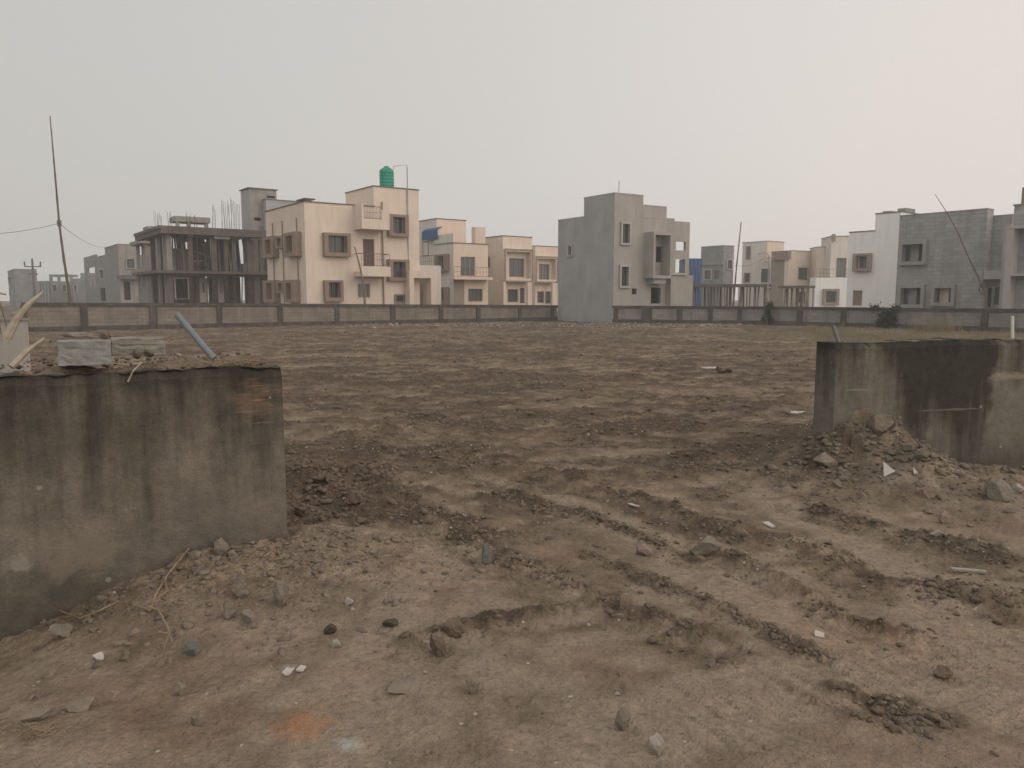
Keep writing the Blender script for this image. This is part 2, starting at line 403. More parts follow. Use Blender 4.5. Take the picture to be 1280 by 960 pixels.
def build_ground():
    dense = np.radians(np.linspace(-41, 41, 1000))
    left = np.radians(np.linspace(-180, -41, 60))[:-1]; right = np.radians(np.linspace(41, 180, 60))[1:-1]
    th = np.concatenate([left, dense, right]); nt = len(th)
    rs = [.5]
    while rs[-1] < 75: rs.append(rs[-1] * 1.0047 if rs[-1] > 1.8 else rs[-1] * 1.03)
    while rs[-1] < 335: rs.append(rs[-1] * 1.05)
    rs = np.array(rs); nr = len(rs)
    T, RR = np.meshgrid(th, rs)
    X = (np.sin(T) * RR).ravel(); Y = (np.cos(T) * RR).ravel()
    Z, loose, grass = terrain(X, Y)
    X = np.append(X, 0); Y = np.append(Y, 0); Z = np.append(Z, 0); loose = np.append(loose, .2); grass = np.append(grass, 0)
    co = np.stack([X, Y, Z], 1).astype(np.float32)
    i = np.arange(nr - 1)[:, None] * nt; j = np.arange(nt)[None, :]; j2 = (j + 1) % nt
    quads = np.stack([i + j, i + nt + j, i + nt + j2, i + j2], -1).reshape(-1, 4)
    c = nr * nt
    tris = np.stack([np.full(nt, c), np.arange(nt), (np.arange(nt) + 1) % nt], 1)
    me = bpy.data.meshes.new('ground')
    me.vertices.add(len(co)); me.vertices.foreach_set('co', co.ravel())
    nl = quads.size + tris.size
    me.loops.add(nl); me.loops.foreach_set('vertex_index', np.concatenate([quads.ravel(), tris.ravel()]).astype(np.int32))
    me.polygons.add(len(quads) + len(tris))
    st = np.concatenate([np.arange(len(quads)) * 4, len(quads) * 4 + np.arange(len(tris)) * 3]).astype(np.int32)
    me.polygons.foreach_set('loop_start', st)
    me.polygons.foreach_set('use_smooth', np.ones(len(st), bool))
    me.update(calc_edges=True); me.validate()
    a = me.attributes.new('soil', 'FLOAT_COLOR', 'POINT')
    buf = np.stack([loose, grass, np.zeros_like(loose), np.ones_like(loose)], 1).astype(np.float32)
    a.data.foreach_set('color', buf.ravel())
    o = bpy.data.objects.new('ground', me); col.objects.link(o)
    tag(o, 'bare churned brown earth of the empty plot with ruts and dusty tracks', None, None, 'structure')
    m = bpy.data.materials.new('soil'); N, L = nodes(m); b = N['Principled BSDF']
    b.inputs['Roughness'].default_value = .95; b.inputs['Specular IOR Level'].default_value = .15
    tc = N.new('ShaderNodeTexCoord'); at_ = N.new('ShaderNodeAttribute'); at_.attribute_name = 'soil'
    sep = N.new('ShaderNodeSeparateColor'); L.new(at_.outputs['Color'], sep.inputs[0])
    def noise(s, det=6, ro=.65, scl=None, dist=0):
        n = N.new('ShaderNodeTexNoise'); n.inputs['Scale'].default_value = s; n.inputs['Detail'].default_value = det
        n.inputs['Roughness'].default_value = ro; n.inputs['Distortion'].default_value = dist
        if scl:
            mp = N.new('ShaderNodeMapping'); mp.inputs['Scale'].default_value = scl
            L.new(tc.outputs['Object'], mp.inputs[0]); L.new(mp.outputs[0], n.inputs[0])
        else: L.new(tc.outputs['Object'], n.inputs[0])
        return n.outputs[0]
    def ramp(src, stops):
        r = N.new('ShaderNodeValToRGB'); e = r.color_ramp.elements
        while len(e) < len(stops): e.new(.5)
        for k, (p, c) in enumerate(stops): e[k].position = p; e[k].color = (*c, 1) if isinstance(c, tuple) else (c, c, c, 1)
        L.new(src, r.inputs[0]); return r.outputs[0]
    def mix(f, a, c, bt='MIX'):
        x = N.new('ShaderNodeMix'); x.data_type = 'RGBA'; x.blend_type = bt
        for k, v in ((0, f), (6, a), (7, c)):
            if isinstance(v, (int, float)): x.inputs[k].default_value = v
            elif isinstance(v, tuple): x.inputs[k].default_value = (*v, 1)
            else: L.new(v, x.inputs[k])
        return x.outputs[2]
    def math_(op, a, c):
        x = N.new('ShaderNodeMath'); x.operation = op
        for k, v in ((0, a), (1, c)):
            if isinstance(v, (int, float)): x.inputs[k].default_value = v
            else: L.new(v, x.inputs[k])
        return x.outputs[0]
    f = math_('ADD', sep.outputs[0], math_('MULTIPLY', math_('SUBTRACT', noise(5.5, 9, .68), .5), 1.7))
    c = ramp(f, [(0.0, (.285, .225, .165)), (.28, (.215, .166, .119)), (.58, (.155, .116, .082)), (.95, (.10, .074, .053))])
    # hue drift: greyer and redder patches
    c = mix(ramp(noise(.45, 4), [(.45, 0.0), (.7, .55)]), c, mix(1.0, c, (.93, .98, 1.0), 'MULTIPLY'))
    c = mix(ramp(noise(.8, 5), [(.52, 0.0), (.75, .6)]), c, mix(1.0, c, (1.18, .98, .86), 'MULTIPLY'))
    # gritty speckle
    c = mix(1.0, c, ramp(noise(30, 4, .7), [(.3, .80), (.5, 1.0), (.7, 1.18)]), 'MULTIPLY')
    c = mix(1.0, c, ramp(noise(11, 6, .75), [(.3, .66), (.5, 1.0), (.7, 1.3)]), 'MULTIPLY')
    # brick dust patch and ash patch in the foreground
    for (px, py, rad, colr, amt) in ((378, 905, .15, (.36, .175, .09), .7), (435, 930, .07, (.42, .41, .385), .7), (1150, 912, .12, (.3, .28, .24), .4), (690, 690, .3, (.25, .15, .10), .35), (360, 838, .05, (.45, .42, .38), .5)):
        gx, gy = gpt(px, py)
        vm = N.new('ShaderNodeVectorMath'); vm.operation = 'DISTANCE'
        fl = N.new('ShaderNodeVectorMath'); fl.operation = 'MULTIPLY'; fl.inputs[1].default_value = (1, 1.0, 0)
        L.new(tc.outputs['Object'], fl.inputs[0]); L.new(fl.outputs[0], vm.inputs[0]); vm.inputs[1].default_value = (gx, gy, 0)
        dd = math_('ADD', math_('DIVIDE', vm.outputs['Value'], rad), math_('MULTIPLY', math_('SUBTRACT', noise(16, 6, .7), .5), 2.4))
        c = mix(ramp(dd, [(.3, amt), (1.0, 0.0)]), c, colr)
    g = math_('MULTIPLY', sep.outputs[1], ramp(noise(5, 6, .8), [(.35, 0.0), (.6, 1.0)]))
    c = mix(g, c, (.135, .125, .055))
    # small pale chips
    vo = N.new('ShaderNodeTexVoronoi'); vo.inputs['Scale'].default_value = 14; L.new(tc.outputs['Object'], vo.inputs[0])
    chip = math_('MULTIPLY', math_('LESS_THAN', vo.outputs['Distance'], .13), math_('GREATER_THAN', noise(6, 2), .63))
    c = mix(chip, c, (.42, .37, .31))
    L.new(c, b.inputs['Base Color'])
    b1 = N.new('ShaderNodeBump'); b1.inputs['Strength'].default_value = 1; b1.inputs['Distance'].default_value = .06
    L.new(noise(11, 6, .66), b1.inputs['Height'])
    b2 = N.new('ShaderNodeBump'); b2.inputs['Strength'].default_value = .8; b2.inputs['Distance'].default_value = .015
    L.new(noise(45, 3, .6), b2.inputs['Height']); L.new(b1.outputs[0], b2.inputs['Normal']); L.new(b2.outputs[0], b.inputs['Normal'])
    me.materials.append(m)
    return o
build_ground()

# ------------------------------------------------------------------ rocks
def ico(sub):
    bm = bmesh.new(); bmesh.ops.create_icosphere(bm, subdivisions=sub, radius=1)
    v = np.array([x.co[:] for x in bm.verts]); f = [tuple(y.index for y in x.verts) for x in bm.faces]; bm.free()
    return v, f
ICO1, ICO2, ICO3 = ico(1), ico(2), ico(4)
def rock_verts(base, rng, cuts=9, rough=.12):
    v = base.copy()
    for _ in range(cuts):
        n = rng.normal(size=3); n /= np.linalg.norm(n); d = rng.uniform(.45, .85)
        k = v @ n; m = k > d
        v[m] -= np.outer(k[m] - d, n)
    o = rng.uniform(0, 50)
    v *= (1 + rough * (fbm(v[:, 0] * 2 + o, v[:, 1] * 2 + v[:, 2] * 1.7, 5, 3)))[:, None]
    return v
RS = np.random.RandomState(5)

def rock(name, label, cat, px, py, wpx, hpx, mat, depth=.8, cuts=9, rough=.15, yaw=None, tilt=0., sink=.25, group=None, seed=0, flat=None):
    rng = np.random.RandomState(seed or int(px * 7 + py))
    x, y, z = ground_hit(px, py + hpx * .45)
    rr = math.hypot(x, y); dist = math.sqrt(x * x + y * y + (z - CAM_Z) ** 2)
    w = wpx / F_PX * dist; hh = hpx / F_PX * dist
    v = rock_verts(ICO3[0], rng, cuts, rough)
    v = v / np.abs(v).max(0)
    v = v * np.array([w / 2, w / 2 * depth, hh / 2 * (1 + sink)])
    a = yaw if yaw is not None else rng.uniform(-.4, .4)
    Rm = np.array(Matrix.Rotation(a, 3, 'Z') @ Matrix.Rotation(tilt, 3, 'Y'))
    v = v @ Rm.T
    v[:, 2] += hh * .5 * (1 - sink * .6)
    mb = MB(); mb.add([tuple(q + np.array([x, y + w / 2 * depth * .5, z])) for q in v], ICO3[1])
    o = part(name, mb, mat, loc=(x, y, z), smooth=False)
    tag(o, label, cat, group)
    return o

def chip(name, label, cat, px, py, outline_px, mat, thick=.012, lean=.5):
    """flat broken piece: outline in pixel offsets, leaned back on the soil, real thickness"""
    x, y, z = ground_hit(px, py); dist = math.sqrt(x * x + y * y + (z - CAM_Z) ** 2); k = dist / F_PX
    mb = MB(); up = np.array([0, math.cos(lean), math.sin(lean)]); n = np.array([0, -math.sin(lean), math.cos(lean)])
    fr = [np.array([x, y, z + .006]) + np.array([1, 0, 0]) * ox * k + up * (-oy * k * (1 / max(.35, math.sin(lean + .3)))) for ox, oy in outline_px]
    top = [p + n * thick for p in fr]; m = len(fr)
    mb.add([tuple(p) for p in fr + top], [tuple(range(m))[::-1], tuple(m + i for i in range(m))] + [(i, (i + 1) % m, m + (i + 1) % m, m + i) for i in range(m)])
    return tag(part(name, mb, mat, loc=(x, y, z)), label, cat)

def scatter(name, label, n, sampler, base, mat, kind='stuff', cuts=7, rough=.5, squash=.7):
    vs, fs = [], []; off = 0; bv, bf = base; bf = np.array(bf)
    protos = [rock_verts(bv, RS, cuts, rough) for _ in range(14)]
    P = sampler(n)
    for (x, y, z, s) in P:
        v = protos[RS.randint(14)] * np.array([s * RS.uniform(.7, 1.25), s * RS.uniform(.7, 1.25), s * squash * RS.uniform(.6, 1.1)])
        a = RS.uniform(0, 6.28); t = RS.uniform(-.5, .5); ca, sa = math.cos(a), math.sin(a); ct, st = math.cos(t), math.sin(t)
        Rm = np.array([[ca, -sa, 0], [sa, ca, 0], [0, 0, 1]]) @ np.array([[1, 0, 0], [0, ct, -st], [0, st, ct]])
        vs.append(v @ Rm.T + np.array([x, y, z + s * .02])); fs.append(bf + off); off += len(bv)
    vs = np.concatenate(vs).astype(np.float32); fs = np.concatenate(fs)
    me = bpy.data.meshes.new(name); me.vertices.add(len(vs)); me.vertices.foreach_set('co', vs.ravel())
    me.loops.add(fs.size); me.loops.foreach_set('vertex_index', fs.astype(np.int32).ravel())
    me.polygons.add(len(fs)); me.polygons.foreach_set('loop_start', (np.arange(len(fs)) * 3).astype(np.int32))
    me.update(calc_edges=True); me.materials.append(mat)
    o = bpy.data.objects.new(name, me); col.objects.link(o)
    return tag(o, label, None, None, kind)

def sample_loose(n, smin, smax, power=2.6, thr=.55, rmax=40, boost_heap=True):
    out = []
    while len(out) < n:
        m = 40000
        th = np.radians(RS.uniform(-40, 40, m)); r = 2.2 * (rmax / 2.2) ** RS.uniform(0, 1, m)
        x, y = np.sin(th) * r, np.cos(th) * r
        h, lo, gr = terrain(x, y)
        clump = vn(x * 2.5, y * 2.5, 120)
        keep = (lo + .35 * (clump - .5) > thr) & (RS.uniform(0, 1, m) < np.clip((lo - .3) * 1.5 * clump * 1.5, 0.02, 1))
        q, d = local(x, y, LW_A, LW_ANG); keep &= ~((np.abs(d + .15) < .22) & (q < .1))
        q, d = local(x, y, RW_A, RW_ANG); keep &= ~((d < .05) & (d > -.4) & (q > -.05))
        x, y, h = x[keep], y[keep], h[keep]
        s = smin * (smax / smin) ** (RS.uniform(0, 1, len(x)) ** power)
        s = s * (1 + np.hypot(x, y) * .035)
        out += list(zip(x, y, h, s))
    return out[:n]
M['clod'] = rockmat('soil_clods', (.165, .124, .09))
M['clod_pale'] = rockmat('dusty_soil_clods', (.225, .178, .135))
M['clod_mid'] = rockmat('heap_soil_clods', (.19, .155, .118))
M['clod_dark'] = rockmat('rut_clods', (.175, .134, .10))
M['grit'] = rockmat('pale_grit', (.40, .355, .30))
scatter('soil_clods', 'dark broken clods of earth strewn over the churned ruts', 17000, lambda n: sample_loose(n, .005, .040, 3.2, .45), ICO2, M['clod'])
scatter('soil_crumbs', 'small pale crumbs of dusty soil spread over the plot', 16000, lambda n: sample_loose(n, .0035, .022, 2.6, .1, 18), ICO1, M['clod_pale'])
scatter('grit', 'scattered pale grit and tiny chips lying on the soil', 2600, lambda n: sample_loose(n, .0035, .018, 3.0, .1, 24), ICO1, M['grit'])

def rut_sampler(n):
    out = []; wts = np.array([sum(math.hypot(b[0] - a[0], b[1] - a[1]) for a, b in zip(p[:-1], p[1:])) for p, w, h in RUTS_W]); wts /= wts.sum()
    for _ in range(n):
        p, w, h = RUTS_W[RS.choice(len(RUTS_W), p=wts)]; k = RS.randint(len(p) - 1); t = RS.uniform()
        x = p[k][0] * (1 - t) + p[k + 1][0] * t + RS.normal(0, w * 1.0); y = p[k][1] * (1 - t) + p[k + 1][1] * t + RS.normal(0, w * 1.0)
        if vn(x * 4, y * 4, 150) < RS.uniform(.3, .7): continue
        out.append((x, y, .005 * 6.5 ** (RS.uniform() ** 2.6)))
    a = np.array(out); z = terrain(a[:, 0], a[:, 1])[0]
    return list(zip(a[:, 0], a[:, 1], z, a[:, 2]))
scatter('rut_clods', 'dark crumbled clods thrown up along the wheel ruts', 14000, rut_sampler, ICO2, M['clod_dark'], squash=.85)
def heap_sampler(n, A, ang, qr, dr, smin, smax):
    q = RS.normal(qr[0], qr[1], n); d = np.abs(RS.normal(dr[0], dr[1], n)) + .03
    x = A[0] + math.cos(ang) * q + math.sin(ang) * d; y = A[1] + math.sin(ang) * q - math.cos(ang) * d
    h = terrain(x, y)[0]; s = smin * (smax / smin) ** (RS.uniform(0, 1, n) ** 3.4)
    return list(zip(x, y, h, s))
scatter('heap_rubble', 'loose clods and rubble on the soil heap at the left wall end', 2600, lambda n: heap_sampler(n, LW_A, LW_ANG, (-.15, .6), (.15, .5), .005, .042), ICO2, M['clod_pale'])
def corner_sampler(n):
    cx, cy = gpt(395, 618); x = RS.normal(cx, .35, n); y = RS.normal(cy, .5, n); q, d = local(x, y, LW_A, LW_ANG); k = q > .05; x, y = x[k], y[k]
    return list(zip(x, y, terrain(x, y)[0], .006 * 9 ** (RS.uniform(0, 1, len(x)) ** 2.6)))
scatter('corner_rubble', 'brown clods and rubble on the soil beyond the right end of the left cement wall', 1300, corner_sampler, ICO2, M['clod'])
scatter('heap_clods', 'loose clods and rubble on the soil heap at the right wall end', 2600, lambda n: heap_sampler(n, RW_A, RW_ANG, (.7, .9), (.3, .6), .008, .06), ICO2, M['clod_mid'])

# ------------------------------------------------------------------ near walls
def stained(name, base1, base2, dark, marks=None, darkmask=None):
    """old cement render: mildew streaks running from the top, darker foot, pale spatters. UV in metres (v=height)."""
    m = bpy.data.materials.new(name); N, L = nodes(m); b = N['Principled BSDF']; b.inputs['Roughness'].default_value = .92
    b.inputs['Specular IOR Level'].default_value = .2
    tc = N.new('ShaderNodeTexCoord'); UV = tc.outputs['UV']
    sep = N.new('ShaderNodeSeparateXYZ'); L.new(UV, sep.inputs[0])
    def noise(s, det=6, ro=.6, scl=None, loc=(0, 0, 0)):
        n = N.new('ShaderNodeTexNoise'); n.inputs['Scale'].default_value = s; n.inputs['Detail'].default_value = det; n.inputs['Roughness'].default_value = ro
        mp = N.new('ShaderNodeMapping'); mp.inputs['Scale'].default_value = scl or (1, 1, 1); mp.inputs['Location'].default_value = loc
        L.new(UV, mp.inputs[0]); L.new(mp.outputs[0], n.inputs[0]); return n.outputs[0]
    def ma(op, a, c=0.0):
        x = N.new('ShaderNodeMath'); x.operation = op
        for k, v in ((0, a), (1, c)):
            if isinstance(v, (int, float)): x.inputs[k].default_value = v
            else: L.new(v, x.inputs[k])
        return x.outputs[0]
    def ramp(src, stops):
        r = N.new('ShaderNodeValToRGB'); e = r.color_ramp.elements
        while len(e) < len(stops): e.new(.5)
        for k, (p, c) in enumerate(stops): e[k].position = p; e[k].color = (c, c, c, 1)
        L.new(src, r.inputs[0]); return r.outputs[0]
    def mix(f, a, c, bt='MIX'):
        x = N.new('ShaderNodeMix'); x.data_type = 'RGBA'; x.blend_type = bt
        for k, v in ((0, f), (6, a), (7, c)):
            if isinstance(v, (int, float)): x.inputs[k].default_value = v
            elif isinstance(v, tuple): x.inputs[k].default_value = (*v, 1)
            else: L.new(v, x.inputs[k])
        return x.outputs[2]
    c = mix(ramp(noise(1.8, 7, .65), [(.35, 0), (.65, 1)]), base1, base2)
    st = noise(1, 7, .62, (5.5, .55, 1))
    topg = ma('MULTIPLY', ma('SUBTRACT', sep.outputs['Y'], .55), .75)     # mildew grows from the wet top down
    dk = ma('ADD', st, ma('MULTIPLY', topg, .55))
    dk = ma('ADD', dk, ma('MULTIPLY', ma('SUBTRACT', noise(1.1, 4, .5, None, (3, 1, 0)), .5), .55))
    if darkmask:
        mr = N.new('ShaderNodeValToRGB'); e = mr.color_ramp.elements; s0, s1 = darkmask[0], darkmask[1]
        while len(e) < len(darkmask[2]): e.new(.5)
        for k, (p, v) in enumerate(darkmask[2]): e[k].position = p; e[k].color = (v, v, v, 1)
        xx = ma('ADD', sep.outputs['X'], ma('MULTIPLY', ma('SUBTRACT', noise(2, 4), .5), .5))
        L.new(ma('DIVIDE', ma('SUBTRACT', xx, s0), s1 - s0), mr.inputs[0])
        dk = ma('ADD', dk, ma('SUBTRACT', mr.outputs[0], .5))
    c = mix(ma('MULTIPLY', ramp(dk, [(.5, 0), (.84, 1)]), .88), c, dark)
    # thin black line of moss under the top edge
    ed = ma('ADD', ma('SUBTRACT', sep.outputs['Y'], 1.2), ma('MULTIPLY', ma('SUBTRACT', noise(5, 5, .6, (1, .4, 1)), .5), .6))
    c = mix(ma('MULTIPLY', ramp(ed, [(0, 0), (.14, 1)]), .8), c, tuple(x * .75 for x in dark))
    # darker towards the foot
    ft = ma('ADD', sep.outputs['Y'], ma('MULTIPLY', ma('SUBTRACT', noise(2.5, 5), .5), .5))
    c = mix(ma('MULTIPLY', ramp(ft, [(-.1 + .1, 1), (.33, 0)]), .5), c, tuple(x * 1.3 for x in dark))
    # blotches and grain
    c = mix(1.0, c, ramp(noise(9, 7, .72), [(.3, .74), (.5, 1), (.72, 1.25)]), 'MULTIPLY')
    c = mix(1.0, c, ramp(noise(70, 4, .7), [(.3, .8), (.5, 1), (.7, 1.2)]), 'MULTIPLY')
    # pale spatter
    vo = N.new('ShaderNodeTexVoronoi'); vo.inputs['Scale'].default_value = 5.5; L.new(UV, vo.inputs[0])
    sp_ = ma('ADD', vo.outputs['Distance'], ma('MULTIPLY', ma('SUBTRACT', noise(40, 3), .5), .08))
    chips = ma('MULTIPLY', ma('LESS_THAN', sp_, .095), ma('GREATER_THAN', noise(1.7, 2, .5, None, (9, 2, 0)), .48))
    c = mix(ma('MULTIPLY', chips, .7), c, (.28, .25, .20))
    for (u, v, ru, rv, colr, amt, sx, sy) in (marks or ()):
        mp = N.new('ShaderNodeVectorMath'); mp.operation = 'SUBTRACT'; L.new(UV, mp.inputs[0]); mp.inputs[1].default_value = (u, v, 0)
        m2 = N.new('ShaderNodeVectorMath'); m2.operation = 'MULTIPLY'; L.new(mp.outputs[0], m2.inputs[0]); m2.inputs[1].default_value = (1 / ru, 1 / rv, 0)
        ln = N.new('ShaderNodeVectorMath'); ln.operation = 'LENGTH'; L.new(m2.outputs[0], ln.inputs[0])
        dd = ma('ADD', ln.outputs['Value'], ma('MULTIPLY', ma('SUBTRACT', noise(1, 7, .75, (sx, sy, 1)), .5), 3.6))
        c = mix(ma('MULTIPLY', ramp(dd, [(.45, 1), (1.0, 0)]), amt), c, colr)
    L.new(c, b.inputs['Base Color'])
    bm = N.new('ShaderNodeBump'); bm.inputs['Strength'].default_value = .5; bm.inputs['Distance'].default_value = .02
    L.new(noise(22, 8, .7), bm.inputs['Height']); L.new(bm.outputs[0], b.inputs['Normal'])
    return m

def near_wall(name, label, A, ang, q0, q1, thick, z0, ztop, mat, seed):
    """profile sweep with chipped top edges"""
    nq, nzf, ntp = 260, 70, 10
    qs = np.linspace(q0, q1, nq)
    prof = [(0, z) for z in np.linspace(z0, 1, nzf)] + [(-t, 1) for t in np.linspace(0, 1, ntp)[1:]] + [(-1, z) for z in np.linspace(1, z0, 6)[1:]]
    pl = Plane(A, ang); V = []; UVs = []
    for q in qs:
        zt = ztop(q) + .018 * float(fbm(q * 6, 0, seed, 4, .6)) - .03 * max(0, float(fbm(q * 2.3, 4, seed + 3, 3)))
        cum = 0
        for (dt, zt_) in prof:
            z = z0 + (zt - z0) * (zt_ - z0) / (1 - z0)
            d = dt * thick
            if dt == 0:
                d += .010 * float(fbm(q * 1.8, z * 1.8, seed + 9, 3))
                e = zt - z
                if e < .05: d -= (.05 - e) * (.4 + .8 * float(vn(q * 14, 3, seed)))
                vv = z
            elif zt_ == 1: vv = zt + d; z += .010 * float(fbm(q * 9, d * 9, seed + 5, 3))
            else: vv = z
            V.append(pl.pt(q, d, z)); UVs.append((q, vv))
    npf = len(prof); mb = MB(); mb.v = V
    for i in range(nq - 1):
        for k in range(npf - 1):
            f = (i * npf + k, (i + 1) * npf + k, (i + 1) * npf + k + 1, i * npf + k + 1)
            mb.f.append(f); mb.uv += [UVs[j] for j in f]
    for i, rev in ((0, True), (nq - 1, False)):      # end caps as a grid strip front to back
        n = nzf
        for k in range(n - 1):
            a0, a1 = i * npf + k, i * npf + k + 1
            zb0, zb1 = V[a0][2], V[a1][2]
            p = [V[a0], V[a1], pl.pt(qs[i], -thick, zb1), pl.pt(qs[i], -thick, zb0)]
            b0 = len(mb.v); mb.v += p; mb.f.append((b0, b0 + 1, b0 + 2, b0 + 3))
            mb.uv += [(q0 if rev else q1, zb0), (q0 if rev else q1, zb1), ((q0 if rev else q1) - thick, zb1), ((q0 if rev else q1) - thick, zb0)]
    o = part(name, mb, mat, loc=pl.pt((q0 + q1) / 2, 0, 0))
    return tag(o, label, 'wall')

LP, RP = Plane(LW_A, LW_ANG), Plane(RW_A, RW_ANG)
lz0 = LP.z(352, 458); lz1 = LP.z(0, 473); lsl = (lz0 - lz1) / (-LP.s(0, 473))
mk = lambda px, py, P, ru, rv, c, a, sx, sy: (*P.hit(px, py), ru, rv, c, a, sx, sy)
ML = stained('left_wall_render', (.18, .154, .122), (.12, .103, .083), (.035, .03, .024),
             marks=[mk(318, 500, LP, .17, .12, (.25, .16, .11), .34, 3.5, 14), *[mk(x_, y_, LP, a_, b_, (.31, .19, .13), .42, 6, 30) for x_, y_, a_, b_ in
             ((322, 482, .10, .003), (334, 489, .035, .006), (303, 493, .08, .003), (324, 500, .05, .008), (341, 507, .03, .004), (318, 514, .11, .003), (331, 528, .09, .007))],
                    mk(22, 705, LP, .08, .06, (.30, .28, .24), .55, 14, 14),
                    mk(100, 690, LP, .3, .2, (.22, .185, .14), .5, 5, 5)])
near_wall('cement_wall', 'low mildewed cement wall standing in the left foreground, grey slab and soil on its top', LW_A, LW_ANG, LP.s(-330, 480), 0.0, .24, -.6,
          lambda q: lz0 + lsl * q, ML, 3)
rz0 = RP.z(1046, 429); rz1 = RP.z(1280, 424.5); rsl = (rz1 - rz0) / RP.s(1280, 424)
sR = RP.s(1280, 500)
MR = stained('right_wall_render', (.175, .158, .128), (.12, .108, .087), (.026, .023, .018), darkmask=(0, sR, [(0, .42), (.26, .46), (.38, .80), (.78, .80), (.84, .30), (1, .38)]),
             marks=[mk(1262, 470, RP, .35, .05, (.30, .255, .195), .55, 4, 10), mk(1075, 487, RP, .25, .012, (.26, .23, .18), .5, 3, 12), mk(1185, 512, RP, .5, .012, (.22, .19, .15), .5, 3, 12)])
near_wall('cement_wall', 'low black streaked cement wall standing in the right middle ground behind a soil heap', RW_A, RW_ANG, 0.0, RP.s(1560, 430), .33, -.6,
          lambda q: rz0 + rsl * q, MR, 13)

# dirt lying on the left wall
def dirt_strip(name, label, P, q0, q1, d0, d1, zf, amp, mat, seed):
    mb = MB(); nq, nd = 160, 22; V = []
    for i in range(nq):
        q = q0 + (q1 - q0) * i / (nq - 1)
        for k in range(nd):
            t = k / (nd - 1); d = d0 + (d1 - d0) * t
            e = math.sin(math.pi * t) ** .6
            zz = zf(q) - .05 + e * (.05 + amp * max(0, .45 + float(fbm(q * 4, d * 4, seed, 4, .6)))) * min(1, (i + 1) / 8, (nq - i) / 8)
            V.append(P.pt(q, d + .05 * float(fbm(q * 5, t, seed + 2, 4, .7)), zz))
    mb.add(V, [(i * nd + k, (i + 1) * nd + k, (i + 1) * nd + k + 1, i * nd + k + 1) for i in range(nq - 1) for k in range(nd - 1)])
    return tag(part(name, mb, mat, loc=P.pt((q0 + q1) / 2, -.1, zf(0)), smooth=True), label, None, None, 'stuff')
M['topsoil'] = mat_surface('wall_top_soil', (.24, .185, .13), (.15, .115, .08), 5, coord='Object', bump=1.0, bscale=24, fine=.14)
M['moss'] = mat_surface('wall_top_moss', (.19, .175, .11), (.12, .11, .075), 5, coord='Object', bump=1.0, bscale=24, fine=.14)
dirt_strip('soil_layer', 'crumbly brown soil lying along the top of the left cement wall', LP, LP.s(-330, 480), -.03, -.075, -.42, lambda q: lz0 + lsl * q, .05, M['topsoil'], 201)
dirt_strip('soil_layer', 'thin mossy soil lying along the top of the right cement wall', RP, .02, RP.s(1560, 430), -.05, -.30, lambda q: rz0 + rsl * q, .02, M['moss'], 211)
def top_crumbs(P, q0, q1, d0, d1, zf, n, smin, smax):
    out = []
    for _ in range(n):
        q = RS.uniform(q0, q1); d = RS.uniform(d0, d1); p = P.pt(q, d, zf(q) + .015)
        out.append((*p, smin * (smax / smin) ** (RS.uniform() ** 2.5)))
    return out
scatter('soil_crumbs', 'crumbs and small lumps of soil on top of the left wall', 900, lambda n: top_crumbs(LP, -3.2, 0, -.02, -1.3, lambda q: lz0 + lsl * q - .0, n, .004, .03), ICO1, M['topsoil'])

